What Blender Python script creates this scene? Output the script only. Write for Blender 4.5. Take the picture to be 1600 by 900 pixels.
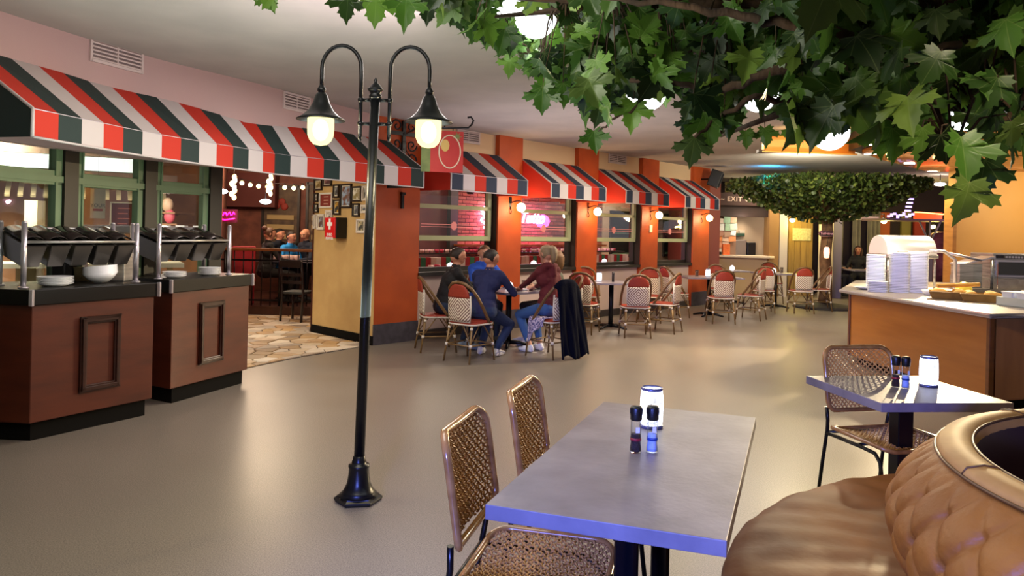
import bpy, bmesh, math, random
import numpy as np
from mathutils import Vector, Matrix, Euler
for o in list(bpy.data.objects): bpy.data.objects.remove(o)
S = bpy.context.scene; C = S.collection
PI = math.pi; R = math.radians
# ---------------------------------------------------------------- camera, world, lights, exposure
CAMH = 1.55; FPX = 1160.0; CY = 359.0; ROLL = 1.3
cd = bpy.data.cameras.new('camera'); cam = bpy.data.objects.new('camera', cd); C.objects.link(cam)
cd.sensor_width = 36; cd.lens = 36 * FPX / 1600; cd.shift_y = -(450 - CY) / 1600; cd.clip_start = .05
cam.location = (0, 0, CAMH)
cam.rotation_mode = 'XYZ'
cam.matrix_world = Matrix.Translation((0, 0, CAMH)) @ Matrix.Rotation(PI/2, 4, 'X') @ Matrix.Rotation(R(ROLL), 4, 'Z')
# the horizon passes (800,359): the roll turns about the lens axis, the shift moves the frame
S.camera = cam
w = bpy.data.worlds.new('world'); S.world = w; w.use_nodes = True
w.node_tree.nodes['Background'].inputs[0].default_value = (.80, .74, .82, 1)
w.node_tree.nodes['Background'].inputs[1].default_value = .22
S.view_settings.view_transform = 'Standard'; S.view_settings.look = 'None'
S.view_settings.gamma = 1; S.view_settings.use_curve_mapping = False
S.view_settings.exposure = 0.6
def light(kind, name, loc, energy, color, size=.3, target=None, spot=60, blend=.4, sy=None):
    l = bpy.data.lights.new(name, kind); l.energy = energy; l.color = color
    if kind == 'AREA':
        l.size = size
        if sy: l.shape = 'RECTANGLE'; l.size_y = sy
    elif kind == 'SPOT': l.shadow_soft_size = size; l.spot_size = R(spot); l.spot_blend = blend
    else: l.shadow_soft_size = size
    o = bpy.data.objects.new(name, l); C.objects.link(o); o.location = loc
    if target is not None:
        d = Vector(target) - Vector(loc); o.rotation_euler = d.to_track_quat('-Z', 'Y').to_euler()
    return o
WARM = (1, .78, .52); NEUT = (1, .93, .84)
light('AREA', 'ceiling_light_near', (-.9, 2.6, 2.93), 32, (1, .95, .88), 1.6, (-.9, 2.6, 0))
light('AREA', 'ceiling_light_mid', (-.9, 6.6, 2.95), 44, (1, .93, .88), 1.6, (-.9, 6.6, 0))
light('AREA', 'ceiling_light_far', (2.6, 10.6, 2.95), 95, (1, .86, .68), 1.6, (2.4, 10.6, 0))
light('AREA', 'ceiling_light_end', (6.5, 18.2, 2.90), 50, (1, .84, .62), 1.2, (6.5, 18.2, 0))
light('AREA', 'pink_wall_fill', (-1.0, 4.6, 2.55), 13, (1, .72, .84), 1.2, (-3.4, 6.6, 2.6))  # added pink fill for the left bulkhead wall, no fixture here
light('AREA', 'ceiling_fill_left', (-1.4, 4.4, 1.0), 26, (.84, 1, .90), 2.2, (-1.6, 4.2, 3))  # added fill aimed upward, stands in for bounce on the left ceiling
light('AREA', 'ceiling_fill_mid', (.6, 9.4, 1.3), 22, (1, .84, .92), 2.4, (.8, 9.6, 3))  # second added fill, brightens the ceiling further in; not a fitting
light('SPOT', 'warm_spot_floor', (6.6, 11.2, 2.6), 1150, (1, .78, .46), .05, (2.2, 7.0, 0), 60, .4)
light('SPOT', 'warm_spot_floor_b', (3.6, 9.4, 2.6), 130, (1, .82, .52), .05, (1.6, 5.0, 0), 62, .8)
light('SPOT', 'sofa_spot', (1.0, 1.0, 2.35), 60, (1, .84, .58), .12, (1.7, 2.3, .4), 80, .6)
light('SPOT', 'canopy_spot', (-.6, 1.8, 1.9), 42, (1, 1, .78), .3, (1.2, 2.8, 2.5), 85, .7)
light('SPOT', 'blue_stage_light', (-1.0, -1.1, 1.32), 950, (.16, .22, 1), .2, (.70, 3.0, -.45), 56, .6)
# ---------------------------------------------------------------- pixel to point
def at(px, py, Y):
    r = R(ROLL); dx = px - 800; dy = py - CY
    u = dx * math.cos(r) + dy * math.sin(r); v = -dx * math.sin(r) + dy * math.cos(r)
    return Vector((u * Y / FPX, Y, CAMH - v * Y / FPX))
# ---------------------------------------------------------------- materials
def lin(h):
    if isinstance(h, str):
        h = h.lstrip('#'); c = [int(h[i:i+2], 16) / 255 for i in (0, 2, 4)]
        return tuple(x / 12.92 if x <= .04045 else ((x + .055) / 1.055) ** 2.4 for x in c) + (1,)
    return tuple(h) + (1,) if len(h) == 3 else tuple(h)
MATS = {}
def mat(name, col, rough=.6, metal=0, col2=None, scale=8, fac=(.35, .65), bump=0, bscale=60, emit=None, es=0, spec=.5, stretch=None, coat=0, detail=4):
    if name in MATS: return MATS[name]
    m = bpy.data.materials.new(name); m.use_nodes = True; nt = m.node_tree; N = nt.nodes; L = nt.links
    b = N['Principled BSDF']; b.inputs['Roughness'].default_value = rough; b.inputs['Metallic'].default_value = metal
    b.inputs['Specular IOR Level'].default_value = spec
    b.inputs['Coat Weight'].default_value = coat
    b.inputs['Base Color'].default_value = lin(col)
    tc = N.new('ShaderNodeTexCoord'); vec = tc.outputs['Object']
    if stretch:
        mp = N.new('ShaderNodeMapping'); mp.inputs['Scale'].default_value = stretch; L.new(vec, mp.inputs[0]); vec = mp.outputs[0]
    if col2:
        n = N.new('ShaderNodeTexNoise'); n.inputs['Scale'].default_value = scale; n.inputs['Detail'].default_value = detail; L.new(vec, n.inputs['Vector'])
        cr = N.new('ShaderNodeValToRGB'); cr.color_ramp.elements[0].position = fac[0]; cr.color_ramp.elements[1].position = fac[1]
        cr.color_ramp.elements[0].color = lin(col); cr.color_ramp.elements[1].color = lin(col2)
        L.new(n.outputs['Fac'], cr.inputs[0]); L.new(cr.outputs[0], b.inputs['Base Color'])
    if bump:
        n2 = N.new('ShaderNodeTexNoise'); n2.inputs['Scale'].default_value = bscale; n2.inputs['Detail'].default_value = 3; L.new(vec, n2.inputs['Vector'])
        bp = N.new('ShaderNodeBump'); bp.inputs['Strength'].default_value = bump; bp.inputs['Distance'].default_value = .01
        L.new(n2.outputs['Fac'], bp.inputs['Height']); L.new(bp.outputs[0], b.inputs['Normal'])
    if emit:
        b.inputs['Emission Color'].default_value = lin(emit); b.inputs['Emission Strength'].default_value = es
    MATS[name] = m; return m
def nodes(m): return m.node_tree.nodes, m.node_tree.links, m.node_tree.nodes['Principled BSDF']
def glass_mat(name, tint=(.95, .97, .96), gloss=.12):
    if name in MATS: return MATS[name]
    m = bpy.data.materials.new(name); m.use_nodes = True; N = m.node_tree.nodes; L = m.node_tree.links; N.clear()
    o = N.new('ShaderNodeOutputMaterial'); t = N.new('ShaderNodeBsdfTransparent'); t.inputs[0].default_value = lin(tint)
    g = N.new('ShaderNodeBsdfGlossy'); g.inputs['Roughness'].default_value = .02; f = N.new('ShaderNodeLayerWeight'); f.inputs[0].default_value = .25
    ad = N.new('ShaderNodeMath'); ad.operation = 'MULTIPLY_ADD'; ad.inputs[1].default_value = .55; ad.inputs[2].default_value = gloss * .1
    mx = N.new('ShaderNodeMixShader'); L.new(f.outputs[0], ad.inputs[0]); L.new(ad.outputs[0], mx.inputs[0]); L.new(t.outputs[0], mx.inputs[1]); L.new(g.outputs[0], mx.inputs[2]); L.new(mx.outputs[0], o.inputs[0])
    MATS[name] = m; return m
def rand_mat(name, cols, rough=.6, bump=0, bscale=60, island=False, noise=.0, nscale=30, trans=0):
    """colour varies object by object (or island by island)"""
    if name in MATS: return MATS[name]
    m = bpy.data.materials.new(name); m.use_nodes = True; N, L, b = nodes(m); b.inputs['Roughness'].default_value = rough
    oi = N.new('ShaderNodeObjectInfo'); src = oi.outputs['Random']
    if island:
        g = N.new('ShaderNodeNewGeometry'); a = N.new('ShaderNodeMath'); a.operation = 'ADD'; L.new(src, a.inputs[0]); L.new(g.outputs['Random Per Island'], a.inputs[1])
        fr = N.new('ShaderNodeMath'); fr.operation = 'FRACT'; L.new(a.outputs[0], fr.inputs[0]); src = fr.outputs[0]
    cr = N.new('ShaderNodeValToRGB'); e = cr.color_ramp.elements
    for i, c in enumerate(cols):
        p = i / (len(cols) - 1)
        if i == 0: e[0].position = 0; el = e[0]
        elif i == len(cols) - 1: el = e[len(e) - 1]; el.position = 1
        else: el = e.new(p)
        el.color = lin(c)
    L.new(src, cr.inputs[0]); out = cr.outputs[0]
    if noise:
        tc = N.new('ShaderNodeTexCoord'); n = N.new('ShaderNodeTexNoise'); n.inputs['Scale'].default_value = nscale; L.new(tc.outputs['Object'], n.inputs['Vector'])
        mp = N.new('ShaderNodeMapRange'); mp.inputs[3].default_value = 1 - noise; mp.inputs[4].default_value = 1 + noise; L.new(n.outputs['Fac'], mp.inputs[0])
        mm = N.new('ShaderNodeVectorMath'); mm.operation = 'SCALE'; L.new(out, mm.inputs[0]); L.new(mp.outputs[0], mm.inputs['Scale']); out = mm.outputs[0]
    L.new(out, b.inputs['Base Color'])
    if bump:
        tc = N.new('ShaderNodeTexCoord'); n2 = N.new('ShaderNodeTexNoise'); n2.inputs['Scale'].default_value = bscale; L.new(tc.outputs['Object'], n2.inputs['Vector'])
        bp = N.new('ShaderNodeBump'); bp.inputs['Strength'].default_value = bump; bp.inputs['Distance'].default_value = .01
        L.new(n2.outputs['Fac'], bp.inputs['Height']); L.new(bp.outputs[0], b.inputs['Normal'])
    if trans:
        o = N['Material Output']; t = N.new('ShaderNodeBsdfTranslucent'); L.new(out, t.inputs[0]); mx = N.new('ShaderNodeMixShader'); mx.inputs[0].default_value = trans
        L.new(b.outputs[0], mx.inputs[1]); L.new(t.outputs[0], mx.inputs[2]); L.new(mx.outputs[0], o.inputs[0])
    MATS[name] = m; return m
# ---------------------------------------------------------------- mesh builder
class MB:
    def __init__(s): s.v = []; s.f = []; s.m = []; s.sm = []; s.M = Matrix(); s.mi = 0; s.smooth = False
    def add(s, vs, fs, smooth=None):
        b = len(s.v); s.v += [s.M @ Vector(p) for p in vs]
        for f in fs: s.f.append([b + i for i in f]); s.m.append(s.mi); s.sm.append(s.smooth if smooth is None else smooth)
        return s
    def box(s, c, d, rz=0, rot=None):
        x, y, z = d[0] / 2, d[1] / 2, d[2] / 2
        T = Matrix.Translation(c) @ (rot if rot is not None else Matrix.Rotation(rz, 4, 'Z'))
        vs = [T @ Vector((i * x, j * y, k * z)) for k in (-1, 1) for j in (-1, 1) for i in (-1, 1)]
        return s.add(vs, [(0, 2, 3, 1), (4, 5, 7, 6), (0, 1, 5, 4), (2, 6, 7, 3), (0, 4, 6, 2), (1, 3, 7, 5)], False)
    def b2(s, p0, p1):
        return s.box([(a + b) / 2 for a, b in zip(p0, p1)], [abs(b - a) for a, b in zip(p0, p1)])
    def tube(s, pts, r, n=8, cap=True, closed=False, sq=1.0):
        pts = [Vector(p) for p in pts]; k = len(pts); rs = r if isinstance(r, (list, tuple)) else [r] * k
        vs = []; fs = []; pn = None
        for i, p in enumerate(pts):
            if closed: t = pts[(i + 1) % k] - pts[i - 1]
            else: t = pts[min(i + 1, k - 1)] - pts[max(i - 1, 0)]
            if t.length < 1e-9: t = Vector((0, 0, 1))
            t.normalize()
            if pn is None:
                a = Vector((0, 0, 1)) if abs(t.z) < .9 else Vector((0, 1, 0)); nn = t.cross(a).normalized()
            else: nn = (pn - t * pn.dot(t)).normalized()
            pn = nn; bb = t.cross(nn)
            for j in range(n):
                a = 2 * PI * (j + .5) / n; vs.append(p + (nn * math.cos(a) + bb * math.sin(a) * sq) * rs[i])
        for i in range(k if closed else k - 1):
            i2 = (i + 1) % k
            for j in range(n): fs.append((i * n + j, i * n + (j + 1) % n, i2 * n + (j + 1) % n, i2 * n + j))
        s.add(vs, fs, True)
        if cap and not closed:
            s.add([vs[j] for j in range(n)], [tuple(range(n - 1, -1, -1))], False); s.add([vs[(k - 1) * n + j] for j in range(n)], [tuple(range(n))], False)
        return s
    def lathe(s, prof, n=24, c=(0, 0, 0), cap=True, ang=None, smooth=True, a0=0):
        vs = []; fs = []; k = len(prof); full = ang is None; m = n if full else n + 1; A = 2 * PI if full else ang
        for r, z in prof:
            for j in range(m): a = a0 + A * j / n; vs.append((c[0] + r * math.cos(a), c[1] + r * math.sin(a), c[2] + z))
        for i in range(k - 1):
            for j in range(n): j2 = (j + 1) % m; fs.append((i * m + j, i * m + j2, (i + 1) * m + j2, (i + 1) * m + j))
        s.add(vs, fs, smooth)
        if cap and full:
            if prof[0][0] > 1e-4: s.add(vs[:m], [tuple(range(m - 1, -1, -1))], False)
            if prof[-1][0] > 1e-4: s.add(vs[-m:], [tuple(range(m))], False)
        return s
    def prism(s, poly, z0, z1, axis='z'):
        n = len(poly); mk = {'z': lambda p, z: (p[0], p[1], z), 'y': lambda p, z: (p[0], z, p[1]), 'x': lambda p, z: (z, p[0], p[1])}[axis]
        vs = [mk(p, z0) for p in poly] + [mk(p, z1) for p in poly]
        return s.add(vs, [tuple(range(n - 1, -1, -1)), tuple(range(n, 2 * n))] + [(i, (i + 1) % n, n + (i + 1) % n, n + i) for i in range(n)], False)
    def grid(s, fn, nu, nv, smooth=True):
        vs = [fn(i / nu, j / nv) for j in range(nv + 1) for i in range(nu + 1)]
        return s.add(vs, [(j * (nu + 1) + i, j * (nu + 1) + i + 1, (j + 1) * (nu + 1) + i + 1, (j + 1) * (nu + 1) + i) for j in range(nv) for i in range(nu)], smooth)
    def sphere(s, c, r, n=12, sc=(1, 1, 1)):
        pr = [(math.sin(PI * i / n), -math.cos(PI * i / n)) for i in range(n + 1)]
        M0 = s.M; s.M = M0 @ Matrix.Translation(c) @ Matrix.Diagonal((r * sc[0], r * sc[1], r * sc[2], 1)); s.lathe(pr, n * 2 if n < 9 else n + 4, cap=False); s.M = M0; return s
    def mesh(s, name, mats):
        me = bpy.data.meshes.new(name); me.from_pydata([tuple(v) for v in s.v], [], s.f); me.polygons.foreach_set('use_smooth', s.sm); me.polygons.foreach_set('material_index', s.m)
        for m in (mats if isinstance(mats, (list, tuple)) else [mats]): me.materials.append(m)
        me.validate(); me.update(); return me
    def build(s, name, mats, parent=None, bevel=0, seg=2, solid=0, fix=True):
        me = s.mesh(name, mats)
        if fix:
            bm = bmesh.new(); bm.from_mesh(me); bmesh.ops.remove_doubles(bm, verts=bm.verts, dist=1e-5); bmesh.ops.recalc_face_normals(bm, faces=bm.faces); bm.to_mesh(me); bm.free()
        o = bpy.data.objects.new(name, me); C.objects.link(o); o.parent = parent
        if solid: md = o.modifiers.new('s', 'SOLIDIFY'); md.thickness = solid; md.offset = 0
        if bevel: md = o.modifiers.new('b', 'BEVEL'); md.width = bevel; md.segments = seg; md.limit_method = 'ANGLE'; md.angle_limit = R(40)
        return o
def inst(name, me, M, parent=None):
    o = bpy.data.objects.new(name, me); C.objects.link(o); o.parent = parent; o.matrix_local = M; return o
def tag(o, label=None, cat=None, group=None, kind=None):
    if label: o['label'] = label
    if cat: o['category'] = cat
    if group: o['group'] = group
    if kind: o['kind'] = kind
    return o
def thing(name, label, cat, loc=(0, 0, 0), rz=0, group=None):
    o = bpy.data.objects.new(name, None); C.objects.link(o); o.location = loc; o.rotation_euler = (0, 0, rz); o.empty_display_size = .1
    return tag(o, label, cat, group)
def struct(o): o['kind'] = 'structure'; return o
KIDS = {}
def dup(root, loc, rz, label, group=None):
    if root.name not in KIDS:
        KIDS[root.name] = [(c, [g for g in bpy.data.objects if g.parent == c]) for c in bpy.data.objects if c.parent == root]
    r = root.copy(); C.objects.link(r); r.location = loc; r.rotation_euler = (0, 0, rz); r['label'] = label
    if group: r['group'] = group
    for ch, gs in KIDS[root.name]:
        c = ch.copy(); C.objects.link(c); c.parent = r
        for g in gs: d = g.copy(); C.objects.link(d); d.parent = c
    return r
def text(name, body, size, M, m, parent=None, extrude=.002, shear=0, bold=0, spacing=1):
    cu = bpy.data.curves.new(name, 'FONT'); cu.body = body; cu.size = size; cu.extrude = extrude; cu.align_x = 'CENTER'; cu.align_y = 'CENTER'; cu.shear = shear; cu.offset = bold; cu.space_character = spacing
    t = bpy.data.objects.new(name + '_t', cu); C.objects.link(t); dg = bpy.context.evaluated_depsgraph_get(); dg.update()
    me = bpy.data.meshes.new_from_object(t.evaluated_get(dg)); bpy.data.objects.remove(t); me.materials.clear(); me.materials.append(m)
    return inst(name, me, M, parent)
def frame_mat(o, x, z, y=None):
    """matrix with local x,y axes -> given world vectors (for text standing on walls)"""
    x = Vector(x).normalized(); z = Vector(z).normalized(); n = x.cross(z)
    M = Matrix((( x.x, z.x, n.x, o[0]), (x.y, z.y, n.y, o[1]), (x.z, z.z, n.z, o[2]), (0, 0, 0, 1))); return M
rnd = random.Random(7)
# base materials
M_ceil = mat('ceiling_paint', '#a9a6a0', .9, bump=.15, bscale=200, col2='#b2afa8', scale=2)
M_pink = mat('bulkhead_paint', '#bb9f9b', .85, bump=.15, bscale=150)
M_cream = mat('cream_paint', '#d9bb94', .85, bump=.1, bscale=120)
M_orange = mat('orange_paint', '#b54c18', .55, col2='#a54212', scale=3, bump=.1, bscale=80)
M_sand = mat('sand_paint', '#c6a268', .85, col2='#bd9860', scale=4, bump=.2, bscale=150)
M_black = mat('black_metal', '#0c0d10', .35, .3)
M_blk = mat('black_plastic', '#0b0b0c', .4)
M_steel = mat('stainless_steel', '#c4c0ba', .3, .65, col2='#8f8d88', scale=3, stretch=(1, 1, 12))
M_steel2 = mat('pale_steel', '#c9c4cc', .3, .7)
M_white = mat('white_ceramic', '#e6e8ea', .25)
M_glass = glass_mat('window_glass')
M_green = mat('sage_frame_paint', '#64825f', .5, col2='#5b7857', scale=3)
M_dark = mat('dark_frame_paint', '#1f1c17', .5)
M_baseblk = mat('black_skirting', '#0c0a08', .8, spec=.15)
# ---------------------------------------------------------------- floor, ceiling
fm = mat('terrazzo_floor', '#857666', .36, spec=.55)
N, L, b = nodes(fm)
tc = N.new('ShaderNodeTexCoord')
n1 = N.new('ShaderNodeTexNoise'); n1.inputs['Scale'].default_value = 160; n1.inputs['Detail'].default_value = 3; L.new(tc.outputs['Object'], n1.inputs['Vector'])
n2 = N.new('ShaderNodeTexNoise'); n2.inputs['Scale'].default_value = 1.1; n2.inputs['Detail'].default_value = 5; L.new(tc.outputs['Object'], n2.inputs['Vector'])
c1 = N.new('ShaderNodeValToRGB'); c1.color_ramp.elements[0].position = .32; c1.color_ramp.elements[1].position = .68
c1.color_ramp.elements[0].color = lin('#5c544b'); c1.color_ramp.elements[1].color = lin('#91877b'); L.new(n1.outputs['Fac'], c1.inputs[0])
mr = N.new('ShaderNodeMapRange'); mr.inputs[3].default_value = .88; mr.inputs[4].default_value = 1.10; L.new(n2.outputs['Fac'], mr.inputs[0])
vm = N.new('ShaderNodeVectorMath'); vm.operation = 'SCALE'; L.new(c1.outputs[0], vm.inputs[0]); L.new(mr.outputs[0], vm.inputs['Scale']); L.new(vm.outputs[0], b.inputs['Base Color'])
m3 = N.new('ShaderNodeMapRange'); m3.inputs[3].default_value = .30; m3.inputs[4].default_value = .46; L.new(n2.outputs['Fac'], m3.inputs[0]); L.new(m3.outputs[0], b.inputs['Roughness'])
struct(MB().b2((-10, -4, -.1), (14, 24, 0)).build('floor', fm))
struct(MB().b2((-12, -4, 3.0), (14, 24, 3.1)).build('ceiling', M_ceil))
struct(MB().b2((-12, -4.1, 0), (14, -4, 3)).build('wall_back', M_cream))
# ---------------------------------------------------------------- wall frame of the right window wall
P0 = Vector((-1.28, 10.25, 0)); D = Vector((.671, .741, 0)).normalized(); NN = Vector((D.y, -D.x, 0))
WROT = Matrix(((D.x, NN.x, 0, P0.x), (D.y, NN.y, 0, P0.y), (0, 0, 1, 0), (0, 0, 0, 1)))   # local (t, off, z)
WANG = math.atan2(D.y, D.x)
def W(t, off=0, z=0): return P0 + D * t + NN * off + Vector((0, 0, z))
def wmb(): m = MB(); m.M = WROT.copy(); return m
# upper wall band and sill wall
struct(wmb().b2((0, -.25, 2.5), (8.37, -.06, 3.0)).build('wall_left_upper', M_cream))
struct(wmb().b2((0, -.25, 0), (8.37, -.06, .88)).build('wall_left_lower', mat('sill_wall_paint', '#c9b3a8', .8)))
struct(wmb().b2((0, -.02, 0), (8.37, -.059, .12)).build('baseboard_left', mat('dark_tile', '#35302f', .5)))
struct(wmb().b2((0, -.25, .88), (8.37, .02, .93)).build('trim_1', M_dark))
cols = [(1.55, 2.09), (3.56, 4.15), (5.62, 6.22), (7.65, 8.37)]
M_rev = mat('dark_reveal', '#2a1c16', .6)
for i, (a, bb) in enumerate(cols):
    m = wmb(); m.b2((a, -.25, 0), (bb, .03, 3.0)); m.mi = 1; m.b2((a - .012, -.24, .9), (a, .0, 2.5)); m.b2((bb, -.24, .9), (bb + .01, -.0, 2.5))
    o = tag(struct(m.build('column', [M_orange, M_rev])))
    wmb().b2((a - .01, .025, 0), (bb + .01, .045, .3)).build('column_base', mat('slate_skirting', '#4b4650', .5, col2='#3c3840', scale=12), o)
# corner block: sand wall face and orange face
cb = MB().prism([(-1.78, 9.68), (-1.28, 10.25), (-2.3, 11.35), (-2.86, 10.74)], 0, 3.0)
blk = cb.build('wall_corner', [M_orange]); struct(blk)
blk.data.materials.append(M_sand)
for p in blk.data.polygons:
    if p.normal.x < -.5 and p.normal.y < -.3: p.material_index = 1
q0 = Vector((-1.78, 9.68, 0)); q1 = Vector((-2.86, 10.74, 0)); qd = (q1 - q0).normalized(); qn = Vector((-qd.y, qd.x, 0)); qn = qn if qn.y < 0 else -qn
SROT = Matrix(((qd.x, qn.x, 0, q0.x), (qd.y, qn.y, 0, q0.y), (0, 0, 1, 0), (0, 0, 0, 1)))
def smb(): m = MB(); m.M = SROT.copy(); return m
QL = (q1 - q0).length
struct(smb().b2((.0, 0, 0), (QL, .02, .12)).build('baseboard_corner', M_baseblk))
struct(wmb().b2((-.76, 0, 0), (0, .02, .27)).build('trim_2', mat('slate_skirting', '#4b4650')))
# windows of the right wall
M_dec = mat('window_decal', '#e58f8c', .5)
M_sash = mat('sash_paint', '#a9b187', .5)
spans = [(0.0, 1.54), (2.10, 3.55), (4.16, 5.61), (6.23, 7.64)]
for i, (a, bb) in enumerate(spans):
    o = wmb().b2((a, -.20, .93), (a + .04, -.12, 2.5)).b2((bb - .05, -.20, .93), (bb, -.12, 2.5)).b2((a, -.2, .93), (bb, -.12, .99)).build('window_%d' % (i + 1), M_dark); struct(o)
    e = bb - .03
    wmb().b2((a + .01, -.14, 1.37), (e, -.08, 1.44)).b2((a + .01, -.14, 1.83), (e, -.08, 1.89)).b2((a + .01, -.14, 1.44), (a + .07, -.08, 2.5)).b2((e - .07, -.14, 1.44), (e, -.08, 2.5)).build('window_sash', M_sash, o, bevel=.004)
    wmb().b2((a + .06, -.115, 1.43), (e - .06, -.108, 2.5)).build('pane', M_glass, o)
    mid = (a + e) / 2
    m = wmb()
    for z in (1.565, 1.60): m.b2((a + .12, -.106, z), (mid - .06, -.104, z + .009)); m.b2((mid + .06, -.106, z), (e - .10, -.104, z + .009))
    m.prism([(mid + .055 * math.cos(k * PI / 8) * (1 + .12 * (k % 2)), 1.587 + .06 * math.sin(k * PI / 8) * (1 + .12 * (k % 2))) for k in range(16)], -.106, -.103, 'y')
    m.build('window_decal', M_dec, o)
# ---------------------------------------------------------------- left bulkhead (curved) and awnings
bulk = [(-4.05, 1.0), (-3.85, 3.6), (-3.64, 5.1), (-3.23, 6.52), (-2.67, 7.65), (-1.78, 9.68)]
def curve_pts(P, n):
    out = []
    for i in range(len(P) - 1):
        p0 = Vector(P[max(i - 1, 0)]); p1 = Vector(P[i]); p2 = Vector(P[i + 1]); p3 = Vector(P[min(i + 2, len(P) - 1)])
        for k in range(n):
            t = k / n; out.append(.5 * ((2 * p1) + (-p0 + p2) * t + (2 * p0 - 5 * p1 + 4 * p2 - p3) * t * t + (-p0 + 3 * p1 - 3 * p2 + p3) * t ** 3))
    out.append(Vector(P[-1])); return out
bc = curve_pts(bulk, 6)
def strip(P, th, z0, z1, m):
    vs = []
    for i, p in enumerate(P):
        t = (P[min(i + 1, len(P) - 1)] - P[max(i - 1, 0)]).normalized(); nn = Vector((-t.y, t.x))
        q = p + nn * th
        vs += [(p.x, p.y, z0), (p.x, p.y, z1), (q.x, q.y, z1), (q.x, q.y, z0)]
    fs = []
    for i in range(len(P) - 1):
        for k in range(4): fs.append((4 * i + k, 4 * i + (k + 1) % 4, 4 * i + 4 + (k + 1) % 4, 4 * i + 4 + k))
    n = len(vs); fs += [(0, 1, 2, 3), (n - 1, n - 2, n - 3, n - 4)]
    return m.add(vs, fs, False)
struct(strip(bc, .12, 2.1, 3.0, MB()).build('wall_left_bulkhead', M_pink))
A_R = mat('awning_red', '#b8260e', .8, bump=.1, bscale=400); A_G = mat('awning_green', '#122a28', .8, bump=.1, bscale=400); A_W = mat('awning_white', '#bfb8b6', .8, bump=.1, bscale=400)
A_N = mat('awning_navy', '#232f42', .8, bump=.1, bscale=400)
ZT, ZF, ZB = 2.68, 2.28, 2.06
def awning(label, top, front, seq, mats, group, capmat, ends=(True, True)):
    """top/front: lists of 2D points, one per stripe border"""
    o = thing('awning', label, 'awning', (front[0].x, front[0].y, ZB), 0, group)
    bl = Matrix.Translation((-front[0].x, -front[0].y, -ZB))
    nz = len(seq); zf = lambda i: ZF if nz < 10 else 2.235 + .06 * i / nz
    for i, c in enumerate(seq):
        m = MB(); m.M = bl.copy()
        a, b_, d, e = top[i], top[i + 1], front[i + 1], front[i]
        nn = ((d - e).orthogonal()).normalized()
        g = lambda p, z, q=0: (p.x, p.y, z)
        # sloping sheet + valance, 6 mm thick
        vs = [g(a, ZT), g(b_, ZT), g(d, zf(i + 1)), g(e, zf(i)), g(e, ZB), g(d, ZB)]
        inn = [(v[0] - nn.x * 0, v[1], v[2]) for v in vs]
        m.add(vs, [(0, 1, 2, 3), (3, 2, 5, 4)], False)
        st = m.build('stripe', mats[c], o, solid=.006)
    m = MB(); m.M = bl.copy()
    for i in (0, -1):
        if i == 0 and not ends[0]: continue
        a, e = top[i], front[i]; k = (e - a).normalized() * .012
        # end panel with white piping
        m2 = MB(); m2.M = bl.copy(); m2.add([(a.x, a.y, ZT), (e.x, e.y, zf(i % (nz + 1))), (e.x, e.y, ZB), (a.x, a.y, ZB)], [(0, 1, 2, 3)], False)
        m2.build('end_panel', capmat, o, solid=.006)
        m.tube([(a.x, a.y, ZT), (e.x, e.y, zf(i % (nz + 1))), (e.x, e.y, ZB)], .011, 6)
    m.tube([(p.x, p.y, ZB) for p in front], .014, 6, sq=.6)
    m.build('piping', A_W, o)
    m = MB(); m.M = bl.copy(); m.tube([(p.x, p.y, zf(k_)) for k_, p in enumerate(front)], .004, 4); m.build('front_bar', M_steel2, o)
    return o
fr = curve_pts([(-2.985, 4.60), (-2.94, 5.15), (-2.84, 5.96), (-2.5, 7.2), (-2.28, 7.83), (-1.14, 9.45)], 20)
tp = curve_pts([(-3.66, 4.80), (-3.55, 5.40), (-3.38, 6.2), (-2.98, 7.2), (-2.72, 7.75), (-1.66, 9.79)], 20)
def resample(P, n):
    d = [0]
    for i in range(1, len(P)): d.append(d[-1] + (P[i] - P[i - 1]).length)
    out = []; j = 0
    for k in range(n + 1):
        t = d[-1] * k / n
        while j < len(P) - 2 and d[j + 1] < t: j += 1
        f = (t - d[j]) / max(d[j + 1] - d[j], 1e-9); out.append(P[j].lerp(P[j + 1], min(max(f, 0), 1)))
    return out
seq = ['R', 'G', 'W'] * 7 + ['R', 'G']
awning('long striped awning curving over the buffet, red, dark green and white', resample(tp, 23), resample(fr, 23), seq, {'R': A_R, 'G': A_G, 'W': A_W}, 'striped awnings', A_G)
f2 = [Vector((-3.06 - .0, 4.50)), Vector((-3.15, 3.9)), Vector((-3.25, 3.2))]; t2 = [Vector((-3.72, 4.66)), Vector((-3.85, 4.0)), Vector((-3.95, 3.3))]
awn = [(0.0, 1.54, 'striped awning over the first window right of the street lamp'), (2.10, 3.55, 'striped awning over the window second from the lamp'),
       (4.16, 5.61, 'striped awning over the third window, between two orange columns'), (6.23, 7.64, 'striped awning over the last window, beside the black loudspeaker')]
WS = ['G', 'W', 'R', 'G', 'W', 'R', 'G']
for a, bb, lb in awn:
    k = [a + (bb - a) * j / 7 for j in range(8)]
    awning(lb, [W(x, .0).to_2d() for x in k], [W(x, .62).to_2d() for x in k], WS, {'R': A_R, 'G': A_N, 'W': A_W}, 'striped awnings', A_R)
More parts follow.
